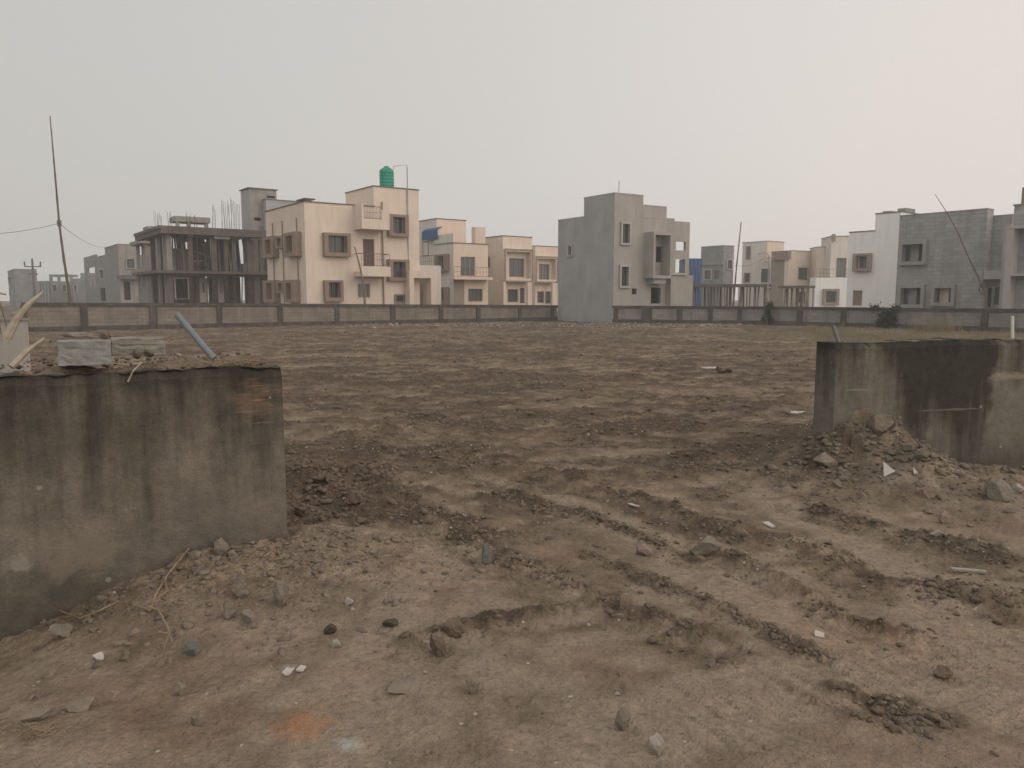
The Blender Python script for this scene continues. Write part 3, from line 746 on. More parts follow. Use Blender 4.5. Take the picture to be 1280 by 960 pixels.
# ------------------------------------------------------------------ building kit
PHI = R(36)
class Block:
    """rectangular volume; P0 its near corner; front runs along a, left side runs along b (away from us)"""
    def __init__(s, P0, L, W, z1, mat, z0=-.4, phi=PHI, mat_left=None, coping=None, over=.05):
        s.F = Plane(P0, phi); s.S = Plane(P0, phi + math.pi / 2, flip=True)
        s.L, s.W, s.z0, s.z1, s.mat, s.matl, s.coping, s.over = L, W, z0, z1, mat, mat_left, coping, over
        s.op = {'F': [], 'S': []}
    def hole(s, face, r): s.op[face].append(r)
    def build(s, parent, skip=(), wallname='wall'):
        def sheet(pl, length, holes, mat):
            S = sorted({0, length, *[v for h in holes for v in h[:2]]}); Z = sorted({s.z0, s.z1, *[v for h in holes for v in h[2:]]})
            S = [v for v in S if -1e-6 <= v <= length + 1e-6]; Z = [v for v in Z if s.z0 - 1e-6 <= v <= s.z1 + 1e-6]
            mb = MB()
            for i in range(len(S) - 1):
                for k in range(len(Z) - 1):
                    ms, mz = (S[i] + S[i + 1]) / 2, (Z[k] + Z[k + 1]) / 2
                    if any(h[0] < ms < h[1] and h[2] < mz < h[3] for h in holes): continue
                    mb.quad([pl.pt(S[i], 0, Z[k]), pl.pt(S[i + 1], 0, Z[k]), pl.pt(S[i + 1], 0, Z[k + 1]), pl.pt(S[i], 0, Z[k + 1])],
                            [(S[i], Z[k]), (S[i + 1], Z[k]), (S[i + 1], Z[k + 1]), (S[i], Z[k + 1])])
            for (a, b, c, d) in holes:
                D = -.22
                for (p, q) in (((a, c), (b, c)), ((b, c), (b, d)), ((b, d), (a, d)), ((a, d), (a, c))):
                    mb.quad([pl.pt(p[0], 0, p[1]), pl.pt(q[0], 0, q[1]), pl.pt(q[0], D, q[1]), pl.pt(p[0], D, p[1])], [(p[0], p[1]), (q[0], q[1]), (q[0] + .2, q[1]), (p[0] + .2, p[1])])
            return mb
        part(wallname, sheet(s.F, s.L, s.op['F'], s.mat), s.mat, parent)
        m2 = s.matl or s.mat
        mb = sheet(s.S, s.W, s.op['S'], m2)
        F = s.F; L, W, z0, z1 = s.L, s.W, s.z0, s.z1
        def q(p1, p2, za, zb): mb.quad([(*p1, za), (*p2, za), (*p2, zb), (*p1, zb)])
        c = [F.pt(0, 0, 0)[:2], F.pt(L, 0, 0)[:2], F.pt(L, -W, 0)[:2], F.pt(0, -W, 0)[:2]]
        if 'right' not in skip: q(c[1], c[2], z0, z1)
        q(c[2], c[3], z0, z1)
        part(wallname, mb, m2, parent)
        rf = MB(); rf.quad([(*p, z1 - .25) for p in c])
        part('roof', rf, m2, parent)
        for zz in (3.3, 6.5):
            if zz < z1 - 1.2:
                e = [F.pt(.25, -.25, 0)[:2], F.pt(L - .25, -.25, 0)[:2], F.pt(L - .25, -W + .2, 0)[:2], F.pt(.25, -W + .2, 0)[:2]]
                rf = MB(); rf.quad([(*p, zz) for p in e]); part('floor_slab', rf, m2, parent)
        if s.coping:
            cb = MB(); o = s.over
            cb.box(F, -o, L + o, -.16, o, z1, z1 + .07)
            cb.box(s.S, .16, W + o, -.16, o, z1, z1 + .07)
            cb.box(F, -o + .0, L + o, -W - o, -W + .12, z1 + .002, z1 + .068)
            cb.box(Plane(F.pt(L, 0, 0)[:2], F.ang + math.pi / 2, flip=False), .16, W - .12, -.16, o, z1 + .001, z1 + .069)
            part('coping', cb, s.coping, parent)

def ring(pl, o, i, d0, d1):
    mb = MB(); (a, b, c, d), (e, f, g, h) = o, i
    e = max(e, a + .03); f = min(f, b - .03); g = max(g, c + .03); h = min(h, d - .03)
    mb.box(pl, a, e, d0, d1, c, d); mb.box(pl, f, b, d0, d1, c, d)
    mb.box(pl, e, f, d0, d1, c, g); mb.box(pl, e, f, d0, d1, h, d)
    return mb

def window(parent, blk, face, inner, outer=None, proj=.28, mats=None, mull=2, glass='glass', fr='dframe', grill=0, void=False, pad=0.0, sill=False, rail=None):
    pl = blk.F if face == 'F' else blk.S
    r = pl.rect(inner); lim = blk.L if face == 'F' else blk.W
    r = (max(r[0], .02), min(r[1], lim - .02), r[2], r[3])
    blk.hole(face, r)
    if outer is not None:
        o = pl.rect(outer) if isinstance(outer, tuple) else (r[0] - outer, r[1] + outer, r[2] - outer, r[3] + outer)
        part('window_surround', ring(pl, o, r, .004, proj), M[mats or 'brown'], parent)
    if void: return r
    a, b, c, d = r; t = .05
    mb = ring(pl, r, (a + t, b - t, c + t, d - t), -.16, -.10)
    for k in range(1, mull):
        x = a + (b - a) * k / mull; mb.box(pl, x - .02, x + .02, -.15, -.11, c + t, d - t)
    for k in range(grill):
        x = a + (b - a) * (k + .5) / grill; mb.box(pl, x - .008, x + .008, -.06, -.045, c, d)
    w = part('window', mb, M[fr], parent)
    g = MB(); g.quad([pl.pt(a, -.14, c), pl.pt(b, -.14, c), pl.pt(b, -.14, d), pl.pt(a, -.14, d)])
    part('pane', g, M[glass], w)
    return r

def door(parent, blk, face, r_px, mat='door', depth=-.12, label=None):
    pl = blk.F if face == 'F' else blk.S
    a, b, c, d = pl.rect(r_px); blk.hole(face, (a, b, c, d))
    mb = MB(); mb.box(pl, a + .01, b - .01, depth - .05, depth, c, d - .01)
    for (u0, u1) in ((.12, .46), (.54, .88)):
        for (v0, v1) in ((.08, .45), (.52, .92)):
            mb.box(pl, a + (b - a) * u0, a + (b - a) * u1, depth, depth + .012, c + (d - c) * v0, c + (d - c) * v1)
    p = part('door', mb, M[mat], parent, label)
    h = MB(); h.box(pl, b - .16, b - .12, depth + .001, depth + .05, c + (d - c) * .45, c + (d - c) * .53)
    part('handle', h, M['frame'], p)

def railing(parent, pl, s0, s1, d, z0, z1, n, mat='rail', th=.02, sides=None):
    mb = MB(); mb.box(pl, s0, s1, d - th, d + th, z1 - .04, z1)
    mb.box(pl, s0, s1, d - th * .6, d + th * .6, z0 + .05, z0 + .08)
    mb.box(pl, s0, s1, d - th * .5, d + th * .5, (z0 + z1) / 2, (z0 + z1) / 2 + .02)
    for k in range(n + 1):
        x = s0 + (s1 - s0) * k / n; mb.box(pl, x - th * .6, x + th * .6, d - th * .5, d + th * .5, z0, z1 - .04)
    if sides:
        for x in (s0, s1): mb.box(pl, x - th, x + th, sides, d - th, z1 - .04, z1)
    part('railing', mb, M[mat], parent)

def solid(parent, name, pl, s0, s1, d0, d1, z0, z1, mat, label=None):
    mb = MB(); mb.box(pl, s0, s1, d0, d1, z0, z1); return part(name, mb, M[mat], parent, label)

def corner(px, D): return at(px, 340, D)[:2]

# ================= HOUSE A: large cream house ======================
P = corner(382.5, 51)
A = root('cream_house', 'large cream plastered house with brown window boxes and green tank on its stair tower', 'house', (*P, 0), PHI)
F0 = Plane(P, PHI); S0 = Plane(P, PHI + math.pi / 2, True)
sT = F0.s(468, 300)
main = Block(P, sT, S0.s(333, 300), F0.z(383, 252.5), M['cream'], coping=M['coping'])
PT = F0.pt(sT, 0, 0)[:2]
ST = Plane(PT, PHI + math.pi / 2, True); FT = Plane(PT, PHI)
tower = Block(PT, FT.s(524, 300), ST.s(432, 245), FT.z(468, 233), M['cream'], coping=M['coping'])
window(A, main, 'F', (408, 295, 431.5, 316), (403, 291.7, 435.8, 320.8), .38, grill=7)
window(A, main, 'F', (408.5, 353, 423, 372), (404, 350.4, 426.7, 377), .38, grill=5)
window(A, main, 'F', (447, 354.5, 462.5, 372), .06, .03, 'cream_cool', mull=3, fr='frame', grill=6, glass='glass_green')
door(A, main, 'F', (454, 299, 468, 333))
window(A, tower, 'F', (488.5, 272, 503.5, 292), (483.5, 268.7, 508, 296), .38, grill=4)
window(A, tower, 'F', (488.5, 327.5, 504, 347), (483.5, 324.6, 509, 351), .38, grill=4)
window(A, tower, 'F', (494.5, 369.5, 505, 377), .1, .12, mull=1)
for (inn, out) in (((339, 300, 345.5, 318), (335.5, 296, 348.7, 322.5)), ((353.5, 298, 358.5, 308), (351.5, 295.5, 360.4, 311)), ((365, 295, 373, 316), (361.5, 291, 377, 321)),
                   ((340, 354, 347, 374), (336, 350.5, 350.4, 378)), ((355, 354, 360, 364), (353, 351, 361.4, 366.6)), ((365, 354, 371.5, 374), (362.5, 350, 375.5, 378))):
    window(A, main, 'S', inn, out, .45)
main.build(A, skip=('right',)); tower.build(A)
# terrace box
d = 1.25
b0, b1 = F0.s(452.5, 280, d), F0.s(487, 280, d); zb, zt = F0.z(468, 286.5, d), F0.z(468, 274, d); ztop = main.z1
mb = MB(); mb.box(F0, b0, b1, .006, d, zb, zb + .15); mb.box(F0, b0, b1, d - .13, d, zb + .15, zt)
mb.box(F0, b0, b0 + .13, .006, d - .13, zb + .15, ztop); mb.box(F0, b0, b0 + .13, d - .13, d, zt, ztop); mb.box(F0, b1 - .6, b1, d - .13, d, zt, ztop - .3)
part('terrace_box', mb, M['cream'], A)
railing(A, F0, b0 + .14, b1 - .6, d - .06, zt, ztop - .1, 12, th=.012)
c0, c1 = F0.s(452, 340, d), F0.s(488.5, 340, d); zc, zd = F0.z(470, 345.5, d), F0.z(470, 333, d)
mb = MB(); mb.box(F0, c0, c1, .006, d, zc, zd - .35); mb.box(F0, c0, c1, d - .12, d, zd - .35, zd)
part('balcony', mb, M['cream'], A)
railing(A, F0, c0 + .03, c1 - .03, d - .06, zd, F0.z(470, 316.7, d), 11, th=.015, sides=.01)
for nm, px in (('drain_pipe', 478.5),):
    part(nm, MB().tube([F0.pt(F0.s(px, 300, .1), .1, 0), F0.pt(F0.s(px, 300, .1), .1, tower.z1 - 1)], .05), M['brown'], A)
part('drain_pipe', MB().tube([F0.pt(F0.s(510.5, 300, .08), .08, 0), F0.pt(F0.s(510.5, 300, .08), .08, tower.z1 + 1.5)], .025), M['frame'], A)
for px in (341, 353, 371):
    s_ = S0.s(px, 300, .06); part('drain_pipe', MB().tube([S0.pt(s_, .06, 0), S0.pt(s_, .06, main.z1 - .9)], .04), M['taupe'], A)
# porch
PD = .8
pq = FT.s(512, 360, PD), FT.s(543.5, 360, PD); z_ = FT.z(528, 338.4, PD); zo = FT.z(528, 347.5, PD)
mb = MB(); mb.box(FT, pq[0], pq[0] + .35, .006, PD, -.3, zo); mb.box(FT, pq[1] - .3, pq[1], -1.2, PD, -.3, zo); mb.box(FT, pq[0], pq[1], .006, PD, zo, z_)
part('porch', mb, M['cream'], A)
back = FT.s(524, 360) + .006
Pp = FT.pt(back, -1.3, 0)[:2]
pw = Block(Pp, 2.6, 2.5, zo + 1.0, M['cream_cool']); door(A, pw, 'F', (526.5, 362, 533, 379)); window(A, pw, 'F', (535, 350, 540, 358), .08, .1)
pw.build(A)
solid(A, 'roof_slab', F0, F0.s(384, 250), F0.s(398, 250), -2.0, -.5, main.z1 + .25, main.z1 + .33, 'coping')
solid(A, 'slab_post', F0, F0.s(388, 250), F0.s(388, 250) + .12, -1.6, -1.4, main.z1 - .2, main.z1 + .25, 'coping')
# green tank
def lathe(mb, c, prof, n=28):
    vs = [(c[0] + r * math.cos(2 * math.pi * k / n), c[1] + r * math.sin(2 * math.pi * k / n), c[2] + z) for r, z in prof for k in range(n)]
    mb.add(vs, [(i * n + k, i * n + (k + 1) % n, (i + 1) * n + (k + 1) % n, (i + 1) * n + k) for i in range(len(prof) - 1) for k in range(n)])
tc_ = FT.pt(FT.s(483.5, 230, -1.2), -1.2, tower.z1 - .02); tr = 9.4 / F_PX * 52.3
tz = FT.z(483.5, 209, -1.2) - tc_[2]
T = root('water_tank', 'green ribbed plastic water tank standing on the stair tower of the large cream house', 'water tank', tc_)
prof = [(0, 0), (tr * .95, 0)]
for k in range(6):
    z_a = tz * .84 * k / 6; prof += [(tr * .95, z_a + .01), (tr, z_a + .05), (tr, z_a + tz * .84 / 6 - .05), (tr * .95, z_a + tz * .84 / 6 - .005)]
prof += [(tr * .9, tz * .88), (tr * .5, tz * .97), (tr * .32, tz * .98)]
mb = MB(); lathe(mb, tc_, prof); part('tank_body', mb, M['tank'], T, smooth=True)
mb = MB(); lathe(mb, tc_, [(tr * .34, tz * .965), (tr * .34, tz * 1.03), (0, tz * 1.04)]); part('lid', mb, M['tank'], T)
p0 = FT.pt(FT.s(492, 208, -1.0), -1.0, tc_[2] + tz * .9); p1 = FT.pt(FT.s(508.5, 208, .08), .08, tc_[2] + tz * 1.05)
part('pipe', MB().tube([p0, (p0[0], p0[1], p1[2]), p1, FT.pt(FT.s(508.5, 208, .08), .08, tower.z1 - 4)], .022), M['frame'], T)

# ================= HOUSE B: blue awning ============================
P = corner(567, 69)
B = root('cream_house', 'two storey cream house with a blue awning and glazed balcony, right of the large house', 'house', (*P, 0), PHI)
FB = Plane(P, PHI); SB = Plane(P, PHI + math.pi / 2, True)
low = Block(P, FB.s(610, 340), SB.s(543, 340), FB.z(590, 305), M['peach'], mat_left=M['cream_cool'], coping=M['coping'])  # left face colour has the grey sky light painted in
window(B, low, 'S', (551, 320, 558, 337), (547, 318, 562, 339.5), .35)
window(B, low, 'S', (551, 361, 558, 377), (546, 359, 562, 380), .35)
window(B, low, 'F', (576, 321, 594, 345), None, mull=3, fr='frame')
window(B, low, 'F', (586, 361.5, 602.6, 376), .05, .04, 'taupe', mull=3)
low.build(B)
s0, s1 = FB.s(568, 348, .9), FB.s(616, 348, .9)
solid(B, 'balcony_slab', FB, s0, s1, .006, .9, FB.z(590, 349.5, .9), FB.z(590, 346.3, .9), 'cream')
railing(B, FB, s0, s1, .85, FB.z(590, 346.3, .9), FB.z(590, 333.5, .9), 12, th=.015)
solid(B, 'side_parapet', SB, -.01, low.W, -.15, .015, low.z1 + .08, SB.z(567, 291.5), 'cream_cool')
solid(B, 'brown_panel', FB, FB.s(567.3, 365), FB.s(580, 365), .004, .05, 0, FB.z(575, 349), 'taupe')  # flat brown panel in place of the recess
solid(B, 'parapet_step', FB, FB.s(594, 300), FB.s(607, 300), -.6, -.01, low.z1 + .08, FB.z(600, 284), 'peach')
Pb = FB.pt(FB.s(546, 300, -3.5), -3.5, 0)[:2]; Ft = Plane(Pb, PHI)
tw = Block(Pb, Ft.s(582.5, 300), 5, Ft.z(546, 273.5), M['peach'], mat_left=M['cream_cool'], coping=M['coping']); tw.build(B)  # cool left face again carries painted sky light
Pc = corner(544, 72.5); Fc = Plane(Pc, PHI); Sc = Plane(Pc, PHI + math.pi / 2, True)
bk = Block(Pc, 1.0, Sc.s(518, 320), Fc.z(544, 289), M['cream_cool'])
window(B, bk, 'S', (530, 303, 536, 319), .12, .1); window(B, bk, 'S', (528, 345, 535, 376), None); bk.build(B)
mb = MB(); s0, s1 = Sc.s(544.5, 300, .8), Sc.s(525, 300, .8); za, zb2 = Sc.z(535, 287, .0), Sc.z(535, 300, 1.2)
mb.quad([Sc.pt(s0, .01, za + .1), Sc.pt(s1, .01, za + .1), Sc.pt(s1, .6, za - .2), Sc.pt(s0, .6, za - .2)]); mb.quad([Sc.pt(s0, .01, za + .06), Sc.pt(s1, .01, za + .06), Sc.pt(s1, .6, za - .24), Sc.pt(s0, .6, za - .24)])
mb.box(Sc, s0, s1, .57, .6, Sc.z(535, 301), za - .21)
part('awning', mb, M['blue'], B)
solid(B, 'balcony_slab', Sc, s0, s1, .006, 1.1, Sc.z(535, 338, .5), Sc.z(535, 335, .5), 'cream_cool')
railing(B, Sc, s0, s1, 1.05, Sc.z(535, 335, .5), Sc.z(535, 320, .5), 8, th=.02)

# ================= HOUSE C, D: row houses ==========================
def rowhouse(label, cpx, D, ytop, rpx, lpx, box, win, lowwin, doors, cols, mat='peach', side_win=None, matl=None):
    P = corner(cpx, D); hs = root('cream_house', label, 'house', (*P, 0), PHI)
    Fx = Plane(P, PHI); Sx = Plane(P, PHI + math.pi / 2, True)
    b = Block(P, Fx.s(rpx, 340), Sx.s(lpx, 340), Fx.z(cpx, ytop), M[mat], coping=M['coping'], mat_left=matl)
    window(hs, b, 'F', win, .05, .05, 'taupe', mull=3, glass='glass_green')
    for w in lowwin: window(hs, b, 'F', w, .05, .04, 'taupe', mull=2)
    for w in doors: door(hs, b, 'F', w)
    if side_win: window(hs, b, 'S', side_win, .1, .12)
    b.build(hs)
    o = Fx.rect(box, .7); i = (o[0] + .22, o[1] - .22, o[2] + .3, o[3] - .2)
    part('window_bay', ring(Fx, o, i, .005, .7), M['cream'], hs)
    part('bay_trim', ring(Fx, (o[0] - .05, o[1] + .05, o[2] - .05, o[3] + .05), (o[0] + .12, o[1] - .12, o[2] + .1, o[3] - .1), .705, .76), M['brown'], hs)
    for c in cols:
        s_ = Fx.s(c, 365, 1.0); solid(hs, 'porch_column', Fx, s_ - .14, s_ + .14, .7, 1.0, -.2, o[2] - .06, 'cream')
    return hs, b, Fx
rowhouse('cream row house with a framed upper window bay, next right of the blue awning house', 628.5, 75, 295, 665, 604, (631, 312, 666, 352), (637, 323.5, 654.5, 345.4),
         [(635, 362, 647, 377)], [(650, 360, 656, 379)], (631, 661), side_win=(607.5, 322, 612, 333), mat='cream')
rowhouse('narrow cream row house with a framed window, partly hidden by the grey cement house', 669, 86, 307.5, 702, 650, (670, 321, 697, 353), (674, 330.5, 686, 350.5),
         [(672, 364.7, 679.5, 378), (682, 364.7, 688, 379)], [], (692,), mat='peach')

# ================= HOUSE E: grey cement house ======================
PH_E = R(33)
P = corner(767, 52)
E = root('cement_house', 'tall unpainted grey cement house at the back of the plot, breaking the boundary wall', 'house', (*P, 0), PH_E)
FE = Plane(P, PH_E); SE = Plane(P, PH_E + math.pi / 2, True)
w1, w2 = SE.s(729.6, 300), SE.s(697.5, 320)
L1 = FE.s(803.3, 300)
tall = Block(P, L1, w1, FE.z(768, 241.5), M['cement_sun_tint'], phi=PH_E, mat_left=M['cement'], coping=M['trim'], over=.02)  # front and left colours carry painted sun and sky tints
P2 = SE.pt(w1 + .002, 0, 0)[:2]
lowl = Block(P2, 5.5, w2 - w1, SE.z(729.6, 271.5), M['cement_sun_tint'], phi=PH_E, mat_left=M['cement'], coping=M['trim'], over=.02)
window(E, tall, 'F', (777, 280, 786, 304), .13, .14, 'trim', fr='dframe', mull=2)
window(E, tall, 'F', (775.5, 333.5, 784.5, 357.5), .13, .14, 'trim', mull=2)
window(E, tall, 'F', (790, 360.5, 796, 368), None, void=True)
window(E, lowl, 'S', (711, 308, 715, 318.5), .14, .1, 'trim', mull=1)
tall.build(E, skip=('right',)); lowl.build(E)
P3 = FE.pt(L1 + .002, 0, 0)[:2]; F3 = Plane(P3, PH_E)
mid = Block(P3, F3.s(842.5, 300), 7, F3.z(804, 271.5), M['cement_sun_tint'], phi=PH_E, coping=M['trim'], over=.02)
window(E, mid, 'F', (813.5, 359.5, 826, 379.5), None, void=True)
window(E, mid, 'F', (820, 308, 829, 328), None, void=True)
mid.build(E)
o = F3.rect((817, 290, 840, 348), .9); i = (o[0] + .16, o[1] - .16, o[2] + .2, o[3] - .2)
part('balcony_box', ring(F3, o, i, .005, .9), M['cement_sun_tint'], E)
solid(E, 'box_bracket', F3, o[0] + .3, o[1] - .3, .01, .7, o[2] - .35, o[2] - .005, 'cement')
P4 = F3.pt(.1, -1.2, 0)[:2]; F4 = Plane(P4, PH_E)
up = Block(P4, F4.s(833, 280), 4, F4.z(812, 257.5), M['cement_sun_tint'], z0=6, phi=PH_E, coping=M['trim'], over=.02); up.build(E)
sE = F3.s(842.5, 300)
P5 = F3.pt(sE + .002, -.25, 0)[:2]; F5 = Plane(P5, PH_E)
# open corner frame: see through to the sky
s5 = F5.s(862, 300); z5 = F5.z(852, 277); hA = F5.rect((845, 302, 857, 313)); hB = F5.rect((845, 324, 858, 341))
fr = MB()
fr.box(F5, 0, s5, -.2, 0, hA[3], z5); fr.box(F5, 0, hA[0], -.2, 0, -.3, hA[3]); fr.box(F5, hA[1], s5, -.2, 0, -.3, hA[3])
fr.box(F5, hA[0], hA[1], -.2, 0, hB[3], hA[2]); fr.box(F5, hA[0], hA[1], -.2, 0, -.3, hB[2])
fr.box(F5, s5 - .2, s5, -4, -.2, z5 - .6, z5); fr.box(F5, s5 - .2, s5, -4, -.2, 3.0, 3.5); fr.box(F5, s5 - .2, s5, -4, -3.8, -.3, z5 - .6)
part('corner_frame', fr, M['cement_sun_tint'], E)
sl = MB(); sl.box(F5, 0, s5 - .2, -4, -.2, 3.1, 3.3); part('floor_slab', sl, M['rough_light'], E)
solid(E, 'inner_wall', F5, .02, s5 - .22, -2.2, -2.05, -.3, 3.09, 'cement')
solid(E, 'inner_wall', F5, .02, s5 - .9, -2.2, -2.05, 3.31, hB[3] + .1, 'cement')
g0, g1 = F3.s(838.5, 360, .5), F3.s(866, 360, .5)
solid(E, 'lower_wall', F3, g0, g1, .005, .5, -.3, F3.z(850, 344, .5), 'cement_sun_tint')
solid(E, 'parapet_ledge', F3, g0 - .05, F3.s(858, 343, .6), .006, .62, F3.z(850, 344, .5) + .002, F3.z(850, 341.5, .5), 'trim')
part('rebar', MB().tube([FE.pt(.6, -.3, tall.z1), FE.pt(.62, -.3, tall.z1 + .9)], .02), M['rebar'], E)

# ================= construction frame (left) =======================
P = corner(210, 60)
G = root('concrete_frame', 'two storey bare concrete building frame under construction left of the large cream house', 'building frame', (*P, 0), PHI)
FG = Plane(P, PHI); SG = Plane(P, PHI + math.pi / 2, True)
LG, WG = FG.s(334, 310), 9.5
zt = FG.z(210, 283); zs = FG.z(210, 292.5); zm1, zm0 = FG.z(215, 338), FG.z(215, 345)
mb = MB(); mb.box(FG, -.6, LG, -WG, .7, zs + .35, zt); mb.box(FG, -.5, LG, -.1, .68, zs, zs + .348)
mb.box(SG, .12, WG, -.1, .5, zs + .002, zs + .346); part('roof_slab', mb, M['rough'], G)
mb = MB(); mb.box(FG, -.9, LG, -WG, .45, zm1 - .22, zm1); mb.box(FG, .0, LG, -.25, .0, zm0, zm1 - .222); part('floor_slab', mb, M['rough'], G)
cols = [(212, .38), (238.5, .34), (268, .42), (283, .3), (293, .3), (313, .5), (327, .32)]
for px, w in cols:
    s_ = FG.s(px, 320)
    for z0_, z1_, mm in ((zm1 + .002, zs - .002, 'rough_light' if px < 220 else 'rough'), (-.4, zm0 - .23 if False else zm1 - .224, 'rough_light' if px < 220 else 'rough')):
        solid(G, 'column', FG, s_ - w / 2, s_ + w / 2, -.24, -.002 if z0_ > 0 else -.26 + .02, z0_, z1_, mm)
for row, dd in enumerate((-3.6, -7.2)):
    for k, q in enumerate((.3, 3.3, 6.2, 9.4)):
        solid(G, 'column', FG, q, q + .35, dd - .35, dd, zm1 + .002, zs + .34, 'rough')
        solid(G, 'column', FG, q, q + .35, dd - .35, dd, -.4, zm1 - .23, 'rough')
for (px, w) in ((196.5, .35), (204, .3)):
    s_ = SG.s(px, 320); solid(G, 'column', SG, s_ - w / 2, s_ + w / 2, -.22, .0, zm1 + .002, zs, 'rough_light'); solid(G, 'column', SG, s_ - w / 2, s_ + w / 2, -.22, -.01, -.4, zm1 - .23, 'rough_light')
# infill walls & frames ground floor
solid(G, 'infill_wall', FG, FG.s(219, 360, -3), FG.s(237, 360, -3), -3.2, -3, -.3, zm1 - .23, 'dark')  # near-black sheet paints the shade inside the opening
fr_ = FG.rect((218, 346.5, 236.5, 374), -.3)
part('door_frame', ring(FG, fr_, (fr_[0] + .1, fr_[1] - .1, fr_[2] + .05, fr_[3] - .12), -.4, -.25), M['rough_light'], G)
for a_, b_ in ((250, 259), (272, 280)):
    r_ = FG.rect((a_, 347, b_, 378), -2)
    part('infill_wall', ring(FG, r_, (r_[0] + .22, r_[1] - .22, r_[2] + .8, r_[3] - .4), -2.2, -2), M['cream_cool'], G)
solid(G, 'infill_wall', FG, FG.s(216, 320, -3.5), FG.s(238, 320, -3.5), -3.6, -3.45, zm1, zm1 + 1.9, 'block')
solid(G, 'infill_wall', FG, FG.s(252, 320, -7), FG.s(262, 320, -7), -7.3, -7.22, zm1, zs, 'cream_cool')
solid(G, 'infill_wall', FG, LG - 2.2, LG - .1, -8, -7.8, zm1, zs, 'dark')  # near-black sheet paints the interior shade
for a_, b_, dd, h0 in ((LG * .36, LG * .44, -8.8, 1), (LG * .52, LG * .60, -9.0, 1), (LG * .68, LG * .80, -6.5, 1), (LG * .84, LG * .97, -9.1, 1)):
    solid(G, 'infill_wall', FG, a_, b_, dd - .15, dd, zm1 + .003, zs + .33, 'block')
for a_, b_, dd in ((.5, LG * .3, -9.0), (LG * .32, LG * .62, -8.6), (LG * .64, LG - .2, -7.7)):
    solid(G, 'infill_wall', FG, a_, b_, dd - .15, dd, -.3, zm1 - .232, 'block')
for q in (.3, 3.3, 6.2, 9.4): solid(G, 'beam', FG, q + .02, q + .33, -WG + .1, -.26, zs + .02, zs + .347, 'rough')
for k in range(9):
    q = rnd.uniform(.5, LG - 1.5); dd = -rnd.uniform(.5, 6); z_ = rnd.choice([zm1 + rnd.uniform(.6, 2.2), rnd.uniform(1, 2.2)])
    part('brace', MB().tube([FG.pt(q, dd, z_), FG.pt(q + rnd.uniform(1.0, 2.6), dd - .1, z_ + rnd.uniform(-.8, .8))], .04, 5), M[rnd.choice(['pale_bamboo', 'bamboo'])], G)
for k in range(12):
    q = rnd.uniform(-.4, LG - 1.2); w_ = rnd.uniform(.4, 1.3)
    part('shutter_board', (lambda m: (m.box(FG, q, q + w_, .003 + .5 * (k % 2), .03 + .5 * (k % 2), zs - rnd.uniform(.05, .3), zs + .3), m)[1])(MB()), M[rnd.choice(['rough', 'door', 'rough_light'])], G)
part('brick_stack', (lambda m: (m.box(FG, LG * .78, LG * .92, -2.2, -1.2, zm1 + .003, zm1 + .7), m)[1])(MB()), M['rough_light'], G)
# timber props
for k in range(48):
    s_ = .8 + (LG - 1.2) * (k + rnd.random() * .7) / 48; dd = -rnd.uniform(.6, 7.5)
    lean = rnd.uniform(-.35, .35)
    part('prop', MB().tube([FG.pt(s_, dd, zm1), FG.pt(s_ + lean, dd + rnd.uniform(-.2, .2), zs + .35)], rnd.uniform(.04, .07), 6), M[rnd.choice(['pale_bamboo', 'bamboo', 'bamboo'])], G)
for k in range(22):
    s_ = .8 + (LG - 1.2) * (k + rnd.random() * .7) / 22; dd = -rnd.uniform(.6, 5)
    part('prop', MB().tube([FG.pt(s_, dd, -.2), FG.pt(s_ + rnd.uniform(-.2, .2), dd, zm1 - .23)], rnd.uniform(.04, .06), 6), M['bamboo'], G)
# column starters
for px, ytip in ((198, 262), (211, 259), (234, 265), (243, 268), (266, 255), (278, 247), (284, 250), (290, 246), (296, 252)):
    s_ = FG.s(px, 280, -.4); mb = MB(); zt2 = FG.z(px, ytip, -.4)
    for k in range(4): 
        ox, od = (k % 2) * .22, (k // 2) * .2
        mb.tube([FG.pt(s_ + ox, -.4 - od, zt), FG.pt(s_ + ox + rnd.uniform(-.12, .12), -.4 - od, zt2 - rnd.uniform(0, .5))], .014, 4)
    part('rebar', mb, M['rebar'], G)
# stair head canopy
s0, s1 = FG.s(219, 277, -3), FG.s(263, 277, -3); za, zb2 = FG.z(240, 280, -3), FG.z(240, 274, -3)
solid(G, 'canopy_slab', FG, s0, s1, -5, -3, za + .15, zb2 + .2, 'rough_light')
for q in (s0 + .1, (s0 + s1) / 2 - .4, s1 - .4): solid(G, 'canopy_post', FG, q, q + .25, -3.4, -3.1, zt + .002, za + .15, 'rough_light')

# smaller frame at its left
P = corner(181, 72)
G2 = root('concrete_frame', 'small narrow bare concrete frame left of the larger two storey frame', 'building frame', (*P, 0), PHI)
FH = Plane(P, PHI); SH = Plane(P, PHI + math.pi / 2, True); Lh = FH.s(199, 320)
z1_, z0_ = FH.z(185, 300), FH.z(185, 304.5); za_, zb_ = FH.z(185, 337), FH.z(185, 344)
mb = MB(); mb.box(FH, -.3, Lh, -5, .3, z0_, z1_); part('roof_slab', mb, M['rough_light'], G2)
mb = MB(); mb.box(FH, -.3, Lh, -5, .5, zb_, za_); part('floor_slab', mb, M['rough_light'], G2)
mb = MB(); mb.box(FH, .5, Lh - .1, -2.4, -.2, z1_ + .9, z1_ + 1.3); part('canopy_slab', mb, M['rough_light'], G2)
for px in (182, 189, 196):
    for dd in (-.3, -4.4):
        s_ = FH.s(px, 320); solid(G2, 'column', FH, s_, s_ + .3, dd, dd + .3, za_ + .002, z0_ - .002, 'rough_light'); solid(G2, 'column', FH, s_, s_ + .3, dd, dd + .3, -.3, zb_ - .002, 'rough_light')
